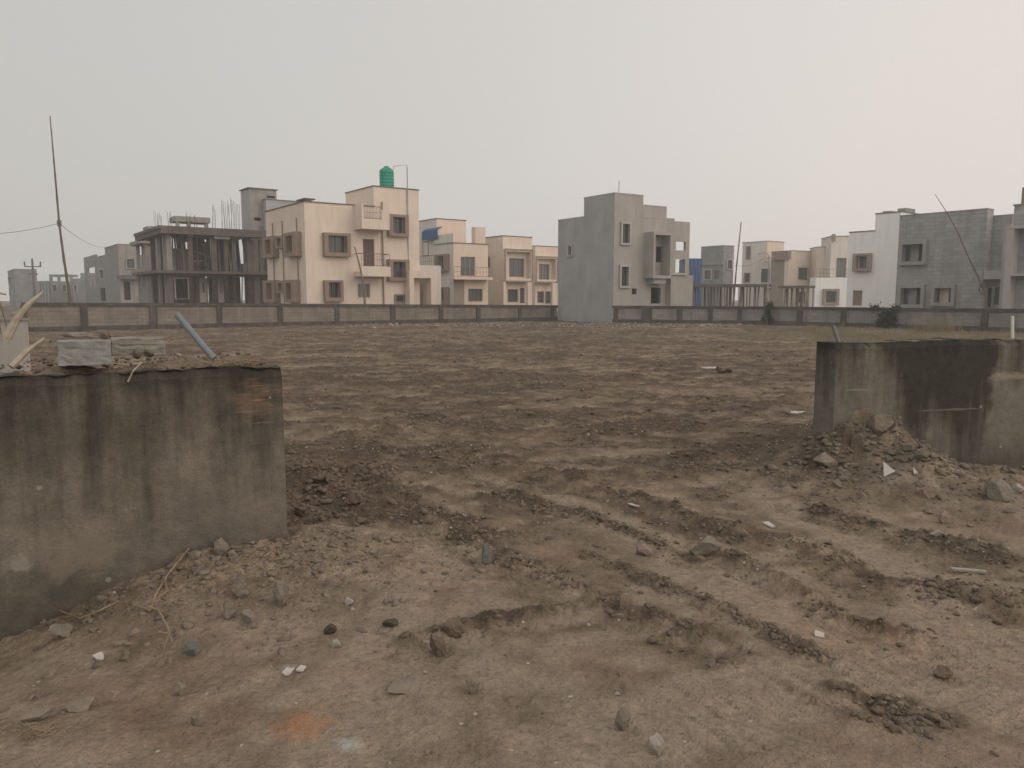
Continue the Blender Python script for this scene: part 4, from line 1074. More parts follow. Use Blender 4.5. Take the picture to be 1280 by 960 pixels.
for s_ in (.6, Lh - .5): solid(G2, 'canopy_post', FH, s_, s_ + .2, -.6, -.4, z1_ + .002, z1_ + .9, 'rough_light')
for px, yt in ((183, 286), (190, 284), (195, 262)):
    mb = MB(); s_ = FH.s(px, 300)
    for k in range(3): mb.tube([FH.pt(s_ + k * .12, -.3, z1_), FH.pt(s_ + k * .14, -.3, FH.z(px, yt) - k * .2)], .014, 4)
    part('rebar', mb, M['rebar'], G2)
solid(G2, 'infill_wall', FH, .2, Lh - .2, -3, -2.8, -.3, zb_ - .01, 'block')

# tall grey tower house behind
P = corner(315, 66)
K0 = root('cement_house', 'tall grey cement stair tower house rising behind the concrete frame and the large cream house', 'house', (*P, 0), PHI)
Fk = Plane(P, PHI); Sk = Plane(P, PHI + math.pi / 2, True)
b = Block(P, Fk.s(346.5, 270), Sk.s(302, 270), Fk.z(315, 235.5), M['rough_light'], mat_left=M['cement'], coping=M['coping'], over=.12)
window(K0, b, 'F', (333.5, 245, 344, 247.5), None, void=True); window(K0, b, 'F', (318, 272, 326, 276), None, void=True)
b.build(K0)
Pk = Fk.pt(Fk.s(333, 270, .8), .8, 0)[:2]; Fk2 = Plane(Pk, PHI)
b = Block(Pk, Fk2.s(388, 255), 5, Fk2.z(340, 250), M['cement'], mat_left=M['cement'], coping=M['coping']); b.build(K0)

# ================= far left ========================================
P = corner(149, 98)
K1 = root('block_house', 'grey unfinished block house with a see-through corner left of the concrete frames', 'house', (*P, 0), PHI)
Fk = Plane(P, PHI); Sk = Plane(P, PHI + math.pi / 2, True)
b = Block(P, Fk.s(172, 330), Sk.s(132, 330), Fk.z(149, 305.5), M['rough_light'], mat_left=M['block_far'], coping=M['coping'])
window(K1, b, 'F', (158.5, 324, 167.5, 335), .15, .2, 'rough_light'); window(K1, b, 'F', (155, 352, 163, 375), None, void=True)
b.build(K1)
solid(K1, 'balcony_slab', Fk, -.3, Fk.s(180, 346), .006, 1.2, Fk.z(160, 349), Fk.z(160, 344), 'rough')
Pk = Sk.pt(Sk.s(132, 330) + .01, -.3, 0)[:2]; Sk2 = Plane(Pk, PHI + math.pi / 2, True)
b = Block(Pk, 5, Sk2.s(121, 340), Sk2.z(130, 319.5), M['block_far'], mat_left=M['block_far'], coping=M['coping'])
window(K1, b, 'S', (125, 337, 130, 348), .15, .1, 'trim'); window(K1, b, 'S', (125, 360, 132, 376), None, void=True); b.build(K1)
s_a, s_b = Sk2.s(120.8, 340) + .01, Sk2.s(105.5, 340); hz = Sk2.rect((110, 334, 119, 356))
mb = MB(); mb.box(Sk2, s_a, s_b, -.25, 0, hz[3], Sk2.z(112, 320)); mb.box(Sk2, hz[1], s_b, -.25, 0, -.3, hz[3]); mb.box(Sk2, s_a, hz[0], -.25, 0, -.3, hz[3]); mb.box(Sk2, hz[0], hz[1], -.25, 0, -.3, hz[2] - .3)
part('corner_frame', mb, M['block_far'], K1)
P = corner(17.5, 120)
K2 = root('block_house', 'pale grey hazy house at the far left edge', 'house', (*P, 0), PHI)
Sk = Plane(P, PHI + math.pi / 2, True)
b = Block(P, 3, 16, Sk.z(14, 338), M['block_far'], mat_left=M['block_far'], coping=M['coping'])
window(K2, b, 'S', (11, 346, 15, 354), .1, .1, 'trim'); window(K2, b, 'S', (11, 361, 15, 370), None); b.build(K2)
# distant hazy frame
P = corner(31, 150)
K3 = root('concrete_frame', 'distant hazy row of bare concrete columns behind the utility pole', 'building frame', (*P, 0), 0)
Fz = Plane(P, R(2)); e = Fz.s(64, 350)
zt_ = Fz.z(45, 351); solid(K3, 'roof_slab', Fz, -.3, e, -6, .2, zt_ - .35, zt_, 'block_far')
for k in range(9):
    s_ = e * k / 8.6; solid(K3, 'column', Fz, s_, s_ + .35, -.4, 0, -.2, zt_ - .352, 'block_far')
P = corner(61, 138)
K4 = root('block_house', 'distant hazy pale block house with a roof frame behind the leaning bamboo pole', 'house', (*P, 0), PHI)
Fz = Plane(P, R(10)); e = Fz.s(90, 350)
b = Block(P, e, 6, Fz.z(75, 352), M['block_far'], phi=R(10)); window(K4, b, 'F', (66, 356, 71, 364), .1, .1, 'trim'); window(K4, b, 'F', (78, 356, 83, 364), .1, .1, 'trim'); b.build(K4)
zt_ = Fz.z(75, 343); solid(K4, 'roof_frame', Fz, 0, e, -3, 0, zt_ - .4, zt_, 'block_far')
for q in (0, e * .35, e * .7, e - .4): solid(K4, 'roof_post', Fz, q, q + .4, -.4, -.01, b.z1 + .002, zt_ - .402, 'block_far')
P = corner(90, 132)
K5 = root('block_house', 'distant hazy stepped block house just left of the grey unfinished house', 'house', (*P, 0), R(10))
Fz = Plane(P, R(10)); b = Block(P, Fz.s(112, 350), 6, Fz.z(100, 348), M['block_far'], phi=R(10)); window(K5, b, 'F', (93, 356, 96, 364), .1, .1, 'trim'); b.build(K5)
b = Block(Fz.pt(Fz.s(98, 350), -1, 0)[:2], 2, 3, Fz.z(100, 341), M['block_far'], phi=R(10)); b.build(K5)
# utility pole
bp = at(43.5, 372, 96); UPo = root('utility_pole', 'thin dark utility pole with crossarms far off at the left', 'utility pole', (bp[0], bp[1], 0))
X_, Y_ = bp[0], bp[1]; zt_ = at(44, 324, 96)[2]
part('pole', MB().tube([(X_, Y_, -.2), (X_, Y_, zt_)], [.17, .12]), M['wire'], UPo)
for (w, z) in ((1.0, zt_ - .9), (.6, zt_ - 1.8)):
    part('crossarm', MB().tube([(X_ - w, Y_, z), (X_ + w, Y_, z)], .07, 5), M['wire'], UPo)
for dx, w in ((-.95, 0), (.95, 0), (0, .4)):
    part('insulator', MB().tube([(X_ + dx, Y_, zt_ - .9 + w * 0), (X_ + dx * 1.05, Y_, zt_ - .3 + w)], .09, 5), M['wire'], UPo)

# ================= right of the grey house =========================
P = corner(903.5, 108)
Fq = root('block_house', 'grey block house standing behind the formwork deck, left of the cream tower house', 'house', (*P, 0), PHI)
Fz = Plane(P, PHI); Sz = Plane(P, PHI + math.pi / 2, True)
b = Block(P, Fz.s(917, 330), Sz.s(876, 330), Fz.z(903, 307), M['block_far'], mat_left=M['block_far'], coping=M['coping'])
window(Fq, b, 'F', (908.5, 325, 914.5, 336), .15, .15, 'trim'); window(Fq, b, 'S', (881, 338, 889, 349), .15, .15, 'trim'); window(Fq, b, 'S', (893, 338, 899, 349), None)
b.build(Fq)
solid(Fq, 'floor_band', Sz, 0, Sz.s(876, 330), .005, .25, Sz.z(890, 331), Sz.z(890, 328), 'rough_light')
P = corner(866, 100); Fz = Plane(P, R(8))
bt = root('tarp_shed', 'dark blue sheeted shed behind the right edge of the grey cement house', 'shed', (*P, 0), R(8))
s0, s1 = Fz.s(859, 340), Fz.s(877, 340); z_ = Fz.z(868, 323)
mb = MB(); nx, nz = 12, 8
for i in range(nx):
    for k in range(nz):
        pt = lambda u, v: Fz.pt(s0 + (s1 - s0) * u / nx, .12 * math.sin(u * 2.1 + v), z_ * v / nz)
        mb.quad([pt(i, k), pt(i + 1, k), pt(i + 1, k + 1), pt(i, k + 1)])
part('sheet', mb, M['blue'], bt); mb = MB(); mb.box(Fz, s0, s1, -3, -.2, -.2, z_ - .05); part('shed_body', mb, M['blue'], bt)
# cream tower house G
P = corner(958, 99)
Gh = root('cream_house', 'tall cream tower house behind the bamboo pole, left of the brown banded house', 'house', (*P, 0), PHI)
Fz = Plane(P, PHI); Sz = Plane(P, PHI + math.pi / 2, True)
b = Block(P, Fz.s(979, 330), Sz.s(927.5, 330), Fz.z(958, 301.5), M['cream'], mat_left=M['cream_cool'], coping=M['coping'])  # cooler left colour paints the sky-lit side
window(Gh, b, 'S', (933, 308.5, 938, 323.5), .08, .05, 'taupe', glass='glass_green'); window(Gh, b, 'S', (931, 342, 937, 352), .1, .1); b.build(Gh)
solid(Gh, 'parapet_box', Fz, Fz.s(958, 320, 1), Fz.s(965, 320, 1), .005, 1.0, Fz.z(960, 326, 1), Fz.z(960, 314, 1), 'cream')
# house H brown band
P = corner(988, 93)
Hh = root('cream_house', 'cream house with a brown painted roof band and wall strip, right of the tower house', 'house', (*P, 0), PHI)
Fz = Plane(P, R(28)); Sz = Plane(P, R(28) + math.pi / 2, True)
b = Block(P, Fz.s(1040, 330), Sz.s(964, 330), Fz.z(988, 313.5), M['cream'], mat_left=M['taupe'], phi=R(28), coping=M['coping'])
window(Hh, b, 'F', (998, 335, 1010, 349), .06, .05, 'taupe'); window(Hh, b, 'F', (1014.5, 335.5, 1019.5, 344), .06, .05, 'taupe', mull=1); window(Hh, b, 'F', (997, 365, 1007, 378), None)
b.build(Hh)
solid(Hh, 'roof_band', Sz, .01, Sz.s(965, 320, .5), .005, .5, Sz.z(976, 325), Sz.z(976, 314), 'brown')
solid(Hh, 'corner_pier', Sz, .02, Sz.s(980, 350, .3), .004, .3, -.3, Sz.z(976, 325) - .01, 'cream')
s0, s1 = Sz.s(964.5, 340) , Sz.s(951, 340)
solid(Hh, 'recess_wall', Sz, s0, s1, -1.2, -1.0, -.3, Sz.z(958, 327), 'cream_cool')
rr = Sz.rect((952, 336, 962, 353), -1); solid(Hh, 'window', Sz, rr[0], rr[1], -.99, -.93, rr[2], rr[3], 'glass')
solid(Hh, 'balcony', Sz, s0 + .01, s1, -.9, .3, Sz.z(957, 360), Sz.z(957, 354.5), 'cream')
# house I
P = corner(1037.5, 90)
Ih = root('cream_house', 'cream and white house with an upper balcony door, left of the tall white house', 'house', (*P, 0), R(-6))
Fz = Plane(P, R(-6))
b = Block(P, Fz.s(1068, 330), 4, Fz.z(1045, 295.5), M['cream_cool'], phi=R(-6), coping=M['coping'])
window(Ih, b, 'F', (1046, 323, 1057, 346), .06, .04, 'brown', mull=2, glass='glass_green'); b.build(Ih)
Pw = Fz.pt(Fz.s(1020.5, 330, -2), -2, 0)[:2]; Fw = Plane(Pw, R(-6))
b2 = Block(Pw, Fw.s(1038, 330), 3, Fw.z(1030, 309), M['cream'], phi=R(-6), coping=M['coping']); b2.build(Ih)
solid(Ih, 'parapet_pier', Fz, .0, .35, .005, .3, b.z1 - .5, b.z1 + .25, 'taupe')
s0, s1 = Fz.s(1019, 360, 2.4), Fz.s(1062, 360, 2.4)
Pf = Fz.pt(s0, 2.4, 0)[:2]
b3 = Block(Pf, s1 - s0, 2.3, Fz.z(1040, 347, 2.4), M['white'], phi=R(-6))
window(Ih, b3, 'F', (1031.5, 364, 1044.5, 378), (1028, 361, 1048, 381), .35, 'taupe'); b3.build(Ih)
railing(Ih, b3.F, 0.1, s1 - s0, -.1, b3.z1, Fz.z(1040, 336, 2.4), 10, th=.02)

# white house J : we see its long side, which runs away to the left
def side_plane(pxn, D, phi): return corner(pxn, D)
PH_J = R(38)
P = corner(1122, 60)
J = root('white_house', 'white stepped house with a brown window box, left of the grey block house', 'house', (*P, 0), PH_J)
Sz = Plane(P, PH_J + math.pi / 2, True); Fz = Plane(P, PH_J)
sw = Sz.s(1093, 300)
tb = Block(P, 4.5, sw, Sz.z(1121, 265.5), M['white'], phi=PH_J, coping=M['coping'])
Pj = Sz.pt(sw + .003, 0, 0)[:2]; Sj = Plane(Pj, PH_J + math.pi / 2, True)
lb = Block(Pj, 6, Sj.s(1060.5, 320), Sj.z(1090, 289), M['white'], phi=PH_J, coping=M['coping'])
window(J, lb, 'S', (1073, 320, 1086, 335.5), (1068.5, 317, 1090.2, 339), .38, 'taupe', glass='glass_green', fr='frame')
door(J, lb, 'S', (1065.5, 363, 1077.5, 382), 'brown'); tb.build(J); lb.build(J)
solid(J, 'roof_slab', Sz, Sz.s(1121, 262, -2) , Sz.s(1111, 262, -2), -3.5, -1.0, tb.z1 - .2, tb.z1 + .28, 'rough_light')
solid(J, 'roof_box', Sz, Sz.s(1133, 262, -2), Sz.s(1122, 262, -2), -3.5, -2.0, tb.z1 - .2, tb.z1 + .5, 'rough_light')

# grey block house K
PH_K = R(37)
P = corner(1229, 47)
Kh = root('block_house', 'unplastered grey block house at the right side behind the boundary wall', 'house', (*P, 0), PH_K)
Sz = Plane(P, PH_K + math.pi / 2, True); Fz = Plane(P, PH_K)
kb = Block(P, .9, Sz.s(1122, 320), Sz.z(1200, 264.3), M['block'], mat_left=M['block'], phi=PH_K, coping=M['rough_light'], over=.01)
window(Kh, kb, 'S', (1130, 305.5, 1155.5, 327), .22, .3, 'ktrim', void=True)
window(Kh, kb, 'S', (1127.5, 360, 1152.5, 380.5), .22, .25, 'ktrim', void=True)
r_ = window(Kh, kb, 'S', (1170, 360, 1190.5, 378), .22, .25, 'ktrim', void=True)
kb.build(Kh)
for (inn) in ((1130, 305.5, 1155.5, 327), (1127.5, 360, 1152.5, 380.5), (1170, 360, 1190.5, 378)):
    q = Sz.rect(inn); m_ = (q[0] + q[1]) / 2
    solid(Kh, 'inner_wall', Sz, m_ - .1, m_ + .45, -.85, -.4, q[2], q[3], 'cream' if inn[0] == 1170 else 'block')  # cream colour paints the bright lit opening behind the right-hand window
# recessed part to the right
PR = Fz.pt(.92, 0, 0)[:2]
# side plane continuing towards us to the right, set back by 0.9
SR = Plane(Fz.pt(.9, 0, 0)[:2], PH_K + math.pi / 2, True)
sA, sB = SR.s(1262, 320), 0
Pn = SR.pt(sA, 0, 0)[:2]
rb = Block(Pn, 5, -sA + .0, SR.z(1245, 270.5), M['block'], mat_left=M['block'], phi=PH_K, coping=M['rough_light'], over=.01)
door(Kh, rb, 'S', (1232, 360, 1239, 384), 'dark'); window(Kh, rb, 'S', (1243, 359, 1250, 381), None); rb.build(Kh)
solid(Kh, 'balcony_band', SR, SR.s(1252, 343, .9), -.02, .006, .88, SR.z(1240, 349, .9), SR.z(1240, 338, .9), 'trim')
q = SR.s(1257, 320, .9); solid(Kh, 'column', SR, q - .18, q + .18, .6, .92, -.3, SR.z(1257, 281, .9), 'trim')
P = corner(1262, 41)
Mh = root('block_house', 'taller grey block building cut off by the right edge of the view', 'house', (*P, 0), PH_K)
Sz = Plane(P, PH_K + math.pi / 2, True)
e = Sz.s(1330, 320)
Pq = Sz.pt(e, 0, 0)[:2]
mbk = Block(Pq, 6, -e, Sz.z(1270, 257), M['block'], mat_left=M['block'], phi=PH_K, coping=M['rough_light'])
mbk.build(Mh)
for yy, hh in ((282, 3.5), (342, 3)):
    solid(Mh, 'floor_band', Sz, e, -.03, .005, .8, Sz.z(1272, yy + hh, .8), Sz.z(1272, yy, .8), 'trim')
solid(Mh, 'corner_pier', Sz, -.35, -.04, .006, .79, -.3, Sz.z(1270, 286, .8), 'trim')
q = Sz.s(1282, 250, -1); solid(Mh, 'roof_tower', Sz, q - 2, q + .2, -3, -1, mbk.z1 - .2, Sz.z(1280, 234, -1), 'brown')

# formwork deck with props
def deck(label, x0, x1, D, ytop, ybot, n, seed):
    P = corner(x0, D); dk = root('formwork_deck', label, 'formwork', (*P, 0), 0); Fz = Plane(P, R(-8)); e = Fz.s(x1, 360)
    r0 = random.Random(seed)
    zt_, zb_ = Fz.z((x0 + x1) / 2, ytop), Fz.z((x0 + x1) / 2, ybot)
    solid(dk, 'deck', Fz, 0, e, -4, 0, zb_, zt_, 'rough')
    for k in range(n):
        s_ = e * (k + .5 + r0.uniform(-.25, .25)) / n; dd = -r0.uniform(.1, 2.5)
        part('prop', MB().tube([Fz.pt(s_ + r0.uniform(-.1, .1), dd, -.2), Fz.pt(s_, dd, zb_)], r0.uniform(.05, .09), 6), M[r0.choice(['pale_bamboo', 'bamboo', 'rough_light'])], dk)
    return dk, Fz
deck('long formwork deck on crowded timber props in front of the grey block house', 866, 964, 72, 355, 358.5, 34, 3)
deck('short formwork deck on pale timber props in front of the brown banded house', 984, 1019, 72, 357, 360, 13, 9)

# ================= boundary walls ==================================
def boundary(label, pts_px, posts, pmat, seed, darkposts=()):
    """pts: list of (px, ytop, Y)"""
    W = [at(px, yt, Y) for px, yt, Y in pts_px]
    bw = root('boundary_wall', label, 'wall', (W[0][0], W[0][1], 0), 0)
    segs = []
    for k in range(len(W) - 1):
        a, b = W[k], W[k + 1]; ang = math.atan2(b[1] - a[1], b[0] - a[0]); Ls = math.hypot(b[0] - a[0], b[1] - a[1])
        segs.append((pts_px[k][0], pts_px[k + 1][0], Plane(a[:2], ang), Ls, a[2], b[2]))
    def zt(sg, s): return sg[4] + (sg[5] - sg[4]) * s / sg[3]
    for (x0, x1, pl, Ls, za, zb) in segs:
        sg = (x0, x1, pl, Ls, za, zb)
        ps = [pl.s(p, 392) for p in posts if x0 - 3 <= p <= x1 + 3]
        edges = sorted({0.0, Ls, *[min(max(p, 0), Ls) for p in ps]})
        for a, b in zip(edges[:-1], edges[1:]):
            if b - a < .3: continue
            n = MB(); z_ = (zt(sg, a) + zt(sg, b)) / 2
            n.quad([pl.pt(a, 0, -.4), pl.pt(b, 0, -.4), pl.pt(b, 0, zt(sg, b) - .1), pl.pt(a, 0, zt(sg, a) - .1)], [(a, -.4), (b, -.4), (b, z_ - .1), (a, z_ - .1)])
            n.quad([pl.pt(a, -.15, -.4), pl.pt(b, -.15, -.4), pl.pt(b, -.15, zt(sg, b) - .1), pl.pt(a, -.15, zt(sg, a) - .1)], [(a, -.4), (b, -.4), (b, z_ - .1), (a, z_ - .1)])
            part('panel', n, pmat, bw)
        n = MB(); vs = []
        for s_, z_ in ((-.05, za), (Ls + .05, zb)):
            for d_, e_ in ((.07, -.17), (.07, 0), (-.22, 0), (-.22, -.17)): vs.append(pl.pt(s_, d_, z_ + e_))
        n.add(vs, [(0, 4, 5, 1), (1, 5, 6, 2), (2, 6, 7, 3), (3, 7, 4, 0), (0, 1, 2, 3), (4, 7, 6, 5)]); part('coping', n, M['post'], bw)
        n = MB(); vs = []
        for s_, z_ in ((0, .0), (Ls, .0)):
            for d_, e_ in ((.05, -.4), (.05, .22), (.002, .26), (.002, -.4)): vs.append(pl.pt(s_, d_, e_))
        n.add(vs, [(0, 4, 5, 1), (1, 5, 6, 2), (2, 6, 7, 3)]); part('plinth', n, M['post'], bw)
        for p in ps:
            w = .2 + .2 * float(vn(p * 3.7, 1.5, seed))
            n = MB(); n.box(pl, p - w / 2, p + w / 2, -.2, .1, -.4, zt(sg, max(0, p)) - .142)
            part('post', n, M['post'], bw)
    return bw, segs
YL = 38.4
P7 = SE.pt(w2, 0, 0); DL = P7[1]
boundary('long boundary wall of block panels between dark posts along the left back of the plot', [(28, 378, YL), (360, 379.5, 46.2), (696.5, 381.5, DL)],
         [30, 105, 191.5, 274, 350, 421, 491, 551, 597.5, 649.5, 690], M['panel'], 1)
RB_PTS = [(766, 382, 51.6), (960, 383, 48.5), (1205, 385.5, 40), (1400, 387, 34)]
rb_, rsegs = boundary('greyer boundary wall of block panels running along the right back of the plot', RB_PTS,
         [770, 806, 812, 850, 888, 925, 960, 1000, 1055, 1108, 1232, 1300], M['panel_grey'], 2)
# side wall far left
SP = Plane(at(26, 401, 15)[:2], R(185)); e = 4.5
o_ = root('cement_wall', 'short weathered grey cement wall end beyond the palm stalks at the far left', 'wall', SP.pt(0, 0, 0))
n = MB(); n.box(Plane(SP.p, R(5)), -4.5, 0, -.25, 0, -.4, at(20, 401, 15)[2]); part('wall_body', n, M['cement_sun_tint'], o_)
n = MB(); n.box(Plane(SP.p, R(5)), -4.5, .03, -.28, .03, at(20, 401, 15)[2] + .002, at(20, 398, 15)[2]); part('coping', n, M['rough_light'], o_)

# ================= poles and wires =================================
def pole(name, label, cat, pts, r0, r1, mat):
    p0 = pts[0]; P_ = [Vector(p) for p in pts]
    # smooth
    Q = []
    for i in range(len(P_) - 1):
        a, b = P_[i], P_[i + 1]
        for k in range(6): Q.append(a.lerp(b, k / 6))
    Q.append(P_[-1]); n = len(Q)
    rs = [(r0 + (r1 - r0) * k / (n - 1)) * (1 + (.15 if k % 3 == 0 else 0)) for k in range(n)]
    r_ = root(name, label, cat, p0)
    part('shaft', MB().tube(Q, rs, 8), M[mat], r_, smooth=True)
    return r_
Yp = 43
pp = [at(89, 385, Yp), at(86, 362, Yp), at(80, 325, Yp), at(74, 279, Yp), at(69, 220, Yp), at(66, 185, Yp), at(62.5, 145, Yp)]
pp[0][2] = min(pp[0][2], 0)
bpole = pole('bamboo_pole', 'tall thin leaning bamboo pole carrying a wire at the left, behind the boundary wall', 'pole', pp, .085, .025, 'bamboo')
k_ = pp[3]; part('tie', MB().tube([k_ + np.array([0, 0, -.15]), k_ + np.array([0, 0, .15])], .11), M['wire'], bpole)
def sag(a, b, dz, n=14): return [np.array(a) * (1 - t) + np.array(b) * t + np.array([0, 0, -4 * dz * t * (1 - t)]) for t in np.linspace(0, 1, n)]
wl = part('wire', MB().tube(sag(k_, at(-120, 290, 34), .35), .012, 5), M['wire'], loc=tuple(k_)); tag(wl, 'thin wire running from the leaning bamboo pole out of the left edge', 'wire')
wr = part('wire', MB().tube(sag(k_, at(133, 308, 90), .5), .014, 5), M['wire'], loc=tuple(k_)); tag(wr, 'thin wire dropping from the leaning bamboo pole to the grey unfinished house', 'wire')
pole('bamboo_pole', 'thin leaning bamboo pole in front of the cream tower house on the right', 'pole', [at(915, 388, 52) * np.array([1, 1, 0]) + np.array([0, 0, -.1]), at(918, 365, 52), at(921, 330, 52), at(926.5, 277.5, 52)], .07, .03, 'bamboo')
brp = pole('bamboo_pole', 'long curved bamboo pole leaning across the grey block house at the right', 'pole',
     [at(1237, 388, 41) * np.array([1, 1, 0]) + np.array([0, 0, -.1]), at(1232, 366, 41), at(1222, 345, 41), at(1213.5, 328, 41), at(1197, 290, 41), at(1185, 268, 41), at(1169, 243, 41)], .06, .012, 'bamboo')
part('twig', MB().tube([at(1226, 353, 41), at(1224, 363, 41), at(1228, 368, 41), at(1233, 362, 41)], .04, 5), M['bamboo'], brp)
wb = part('wire', MB().tube(sag(at(919, 332, 52), at(958, 320, 66), .3), .012, 5), M['wire'], loc=tuple(at(919, 332, 52))); tag(wb, 'thin wire between the right bamboo pole and the lamp post', 'wire')
lp = at(959, 380, 66); LPo = root('street_lamp', 'thin street lamp post with a curved head in front of the cream tower house', 'street lamp', (lp[0], lp[1], 0))
zt_ = at(959, 320, 66)[2]
part('post', MB().tube([(lp[0], lp[1], -.1), (lp[0], lp[1], zt_)], .05), M['frame'], LPo)
part('arm', MB().tube([(lp[0], lp[1], zt_), (lp[0] - .2, lp[1], zt_ + .25), (lp[0] - .7, lp[1] - .2, zt_ + .3)], .035), M['frame'], LPo)
mb = MB(); lathe(mb, (lp[0] - .75, lp[1] - .2, zt_ + .15), [(.05, .15), (.28, .06), (.3, 0), (0, -.02)], 14); part('lamp_head', mb, M['frame'], LPo)
part('cross_arm', MB().tube([(lp[0] - .8, lp[1], zt_ - .3), (lp[0] + .4, lp[1], zt_ - .1)], .03), M['frame'], LPo)
pole('bamboo_pole', 'dark short pole leaning against the balcony of the large cream house', 'pole', [at(457.5, 384, 50.6) * np.array([1, 1, 0]), at(454, 352, 51), at(449, 330, 51.5), at(443.5, 309, 52)], .07, .04, 'bamboo')

# ================= items on the near walls =========================
def oslab(name, label, px, py, wpx, hpx, dep, mat, P, dd, yaw=0., rough=.007, seed=1):
    s0, z0 = P.hit(px, py, dd); s1 = P.s(px + wpx, py, dd); D_ = P.pt(s0, dd, z0)[1]; hh = hpx / F_PX * D_ 
    nx, ny, nz = 16, 8, 8; bm = bmesh.new(); bmesh.ops.create_cube(bm, size=1)
    bmesh.ops.subdivide_edges(bm, edges=bm.edges[:], cuts=9, use_grid_fill=True)
    bmesh.ops.bevel(bm, geom=[e for e in bm.edges if e.calc_face_angle(0) > 1], offset=.02, segments=1, affect='EDGES')
    V = [v.co.copy() for v in bm.verts]; fs = [tuple(v.index for v in f.verts) for f in bm.faces]; bm.free()
    L_ = s1 - s0; mb = MB(); vs = []
    for v in V:
        n3 = float(fbm(v.x * 7 + seed, v.y * 3 + v.z * 3, seed, 4, .6))
        edge = max(abs(v.x), abs(v.y), abs(v.z))
        k = 1 - .10 * max(0, float(vn(v.x * 7 + seed, v.z * 7 + v.y * 3, seed + 2)) - .45)
        q = s0 + L_ / 2 + v.x * L_ * k; d_ = dd - dep / 2 + v.y * -dep * k + n3 * rough; z_ = z0 + hh / 2 + v.z * hh * k + n3 * rough
        d_ += yaw * (v.x)
        vs.append(P.pt(q, d_, z_))
    mb.add(vs, fs); c = P.pt(s0 + L_ / 2, dd, z0)
    return tag(part(name, mb, mat, loc=c), label, 'slab')
lzt = lambda q: lz0 + lsl * q
oslab('stone_slab', 'grey cracked concrete slab block lying at the front edge of the left wall top', 72, 458, 68, 31, .26, M['slab'], LP, -.05, yaw=.03, seed=4)
oslab('stone_slab', 'longer soil-smeared slab lying behind the grey one on the left wall top', 139, 446, 69, 22, .28, M['slab_dirty'], LP, -.30, seed=9, rough=.008)
def on_wall(name, label, cat, P, pts, r, mat, n=12, hollow=True):
    o = part(name, MB().tube(pts, r, n), M[mat], loc=tuple(map(float, pts[0])), smooth=False); return tag(o, label, cat)
def wp(P, px, py, d): s, z = P.hit(px, py, d); return np.array(P.pt(s, d, z))
a = wp(LP, 263, 443, -.15); b_ = wp(LP, 221, 393, -.30)
on_wall('pipe', 'blue grey plastic pipe sticking up slanted from the left wall top', 'pipe', LP, [a - (b_ - a) * .1, a, b_], .021, 'pvc_blue')
a = wp(RP, 1049, 430, -.12); b_ = wp(RP, 1041, 407, -.16); on_wall('pipe', 'short grey pipe stub leaning on the left end of the right wall', 'pipe', RP, [a, b_], .02, 'pvc_grey')
a = wp(RP, 1265.5, 423, -.14); b_ = wp(RP, 1265.5, 395, -.14); on_wall('pipe', 'short white pipe standing upright on the right wall top', 'pipe', RP, [a, b_], .016, 'pvc_white')
def stalk(label, pts, rs):
    o = part('palm_stalk', MB().tube(pts, rs, 7), M['stalk'], loc=tuple(map(float, pts[0]))); return tag(o, label, 'palm stalk')
stalk('long dry curved palm stalk rising at the left edge above the wall', [wp(LP, 8, 423, -.9), wp(LP, 20, 400, -.9), wp(LP, 35, 381, -.9), wp(LP, 54, 365, -.9)], [.032, .024, .018, .008])
stalk('shorter dry palm stalk lying tilted on the soil beside the grey slab', [wp(LP, 14, 459, -.35), wp(LP, 34, 439, -.4), wp(LP, 55, 423, -.45)], [.02, .017, .008])
stalk('thin pale dry stem leaning over the front edge of the left wall', [wp(LP, 160, 477, .012), wp(LP, 166, 464, .03), wp(LP, 177, 453, -.05)], [.006, .005, .003])
# dry palm frond heap at left edge
fr_ = root('dry_palm_frond', 'heap of dry drooping palm fronds over the wall end at the left edge', 'palm frond', tuple(wp(LP, -10, 420, -2.2)))
for k in range(26):
    px, py = rnd.uniform(-60, 6), rnd.uniform(352, 385); a = wp(LP, px, py, -2.2 - rnd.uniform(0, .6)); L_ = rnd.uniform(.3, .6); dx = rnd.uniform(-.15, .14)
    pts = [a, a + np.array([dx * .4, 0, -.05]), a + np.array([dx * .8, .02, -L_ * .5]), a + np.array([dx, .03, -L_])]
    mb = MB(); w = rnd.uniform(.012, .022)
    for i in range(3):
        p, q = pts[i], pts[i + 1]; wa = w * (1 - i / 3.2); wb_ = w * (1 - (i + 1) / 3.2); o3 = np.array([0, .012, 0])
        mb.quad([p - [wa, 0, 0], p + o3, q + o3, q - [wb_, 0, 0]]); mb.quad([p + o3, p + [wa, 0, 0], q + [wb_, 0, 0], q + o3])
    part('leaflet', mb, M['stalk'], fr_)
mb = MB().tube([wp(LP, -70, 395, -2.3), wp(LP, -20, 362, -2.3), wp(LP, 8, 368, -2.3)], [.03, .02, .008]); part('midrib', mb, M['stalk'], fr_)
mb = MB().tube([wp(LP, -15, 452, -2.3), wp(LP, -14, 400, -2.3), wp(LP, -20, 362, -2.3)], [.04, .035, .02]); part('midrib', mb, M['stalk'], fr_)
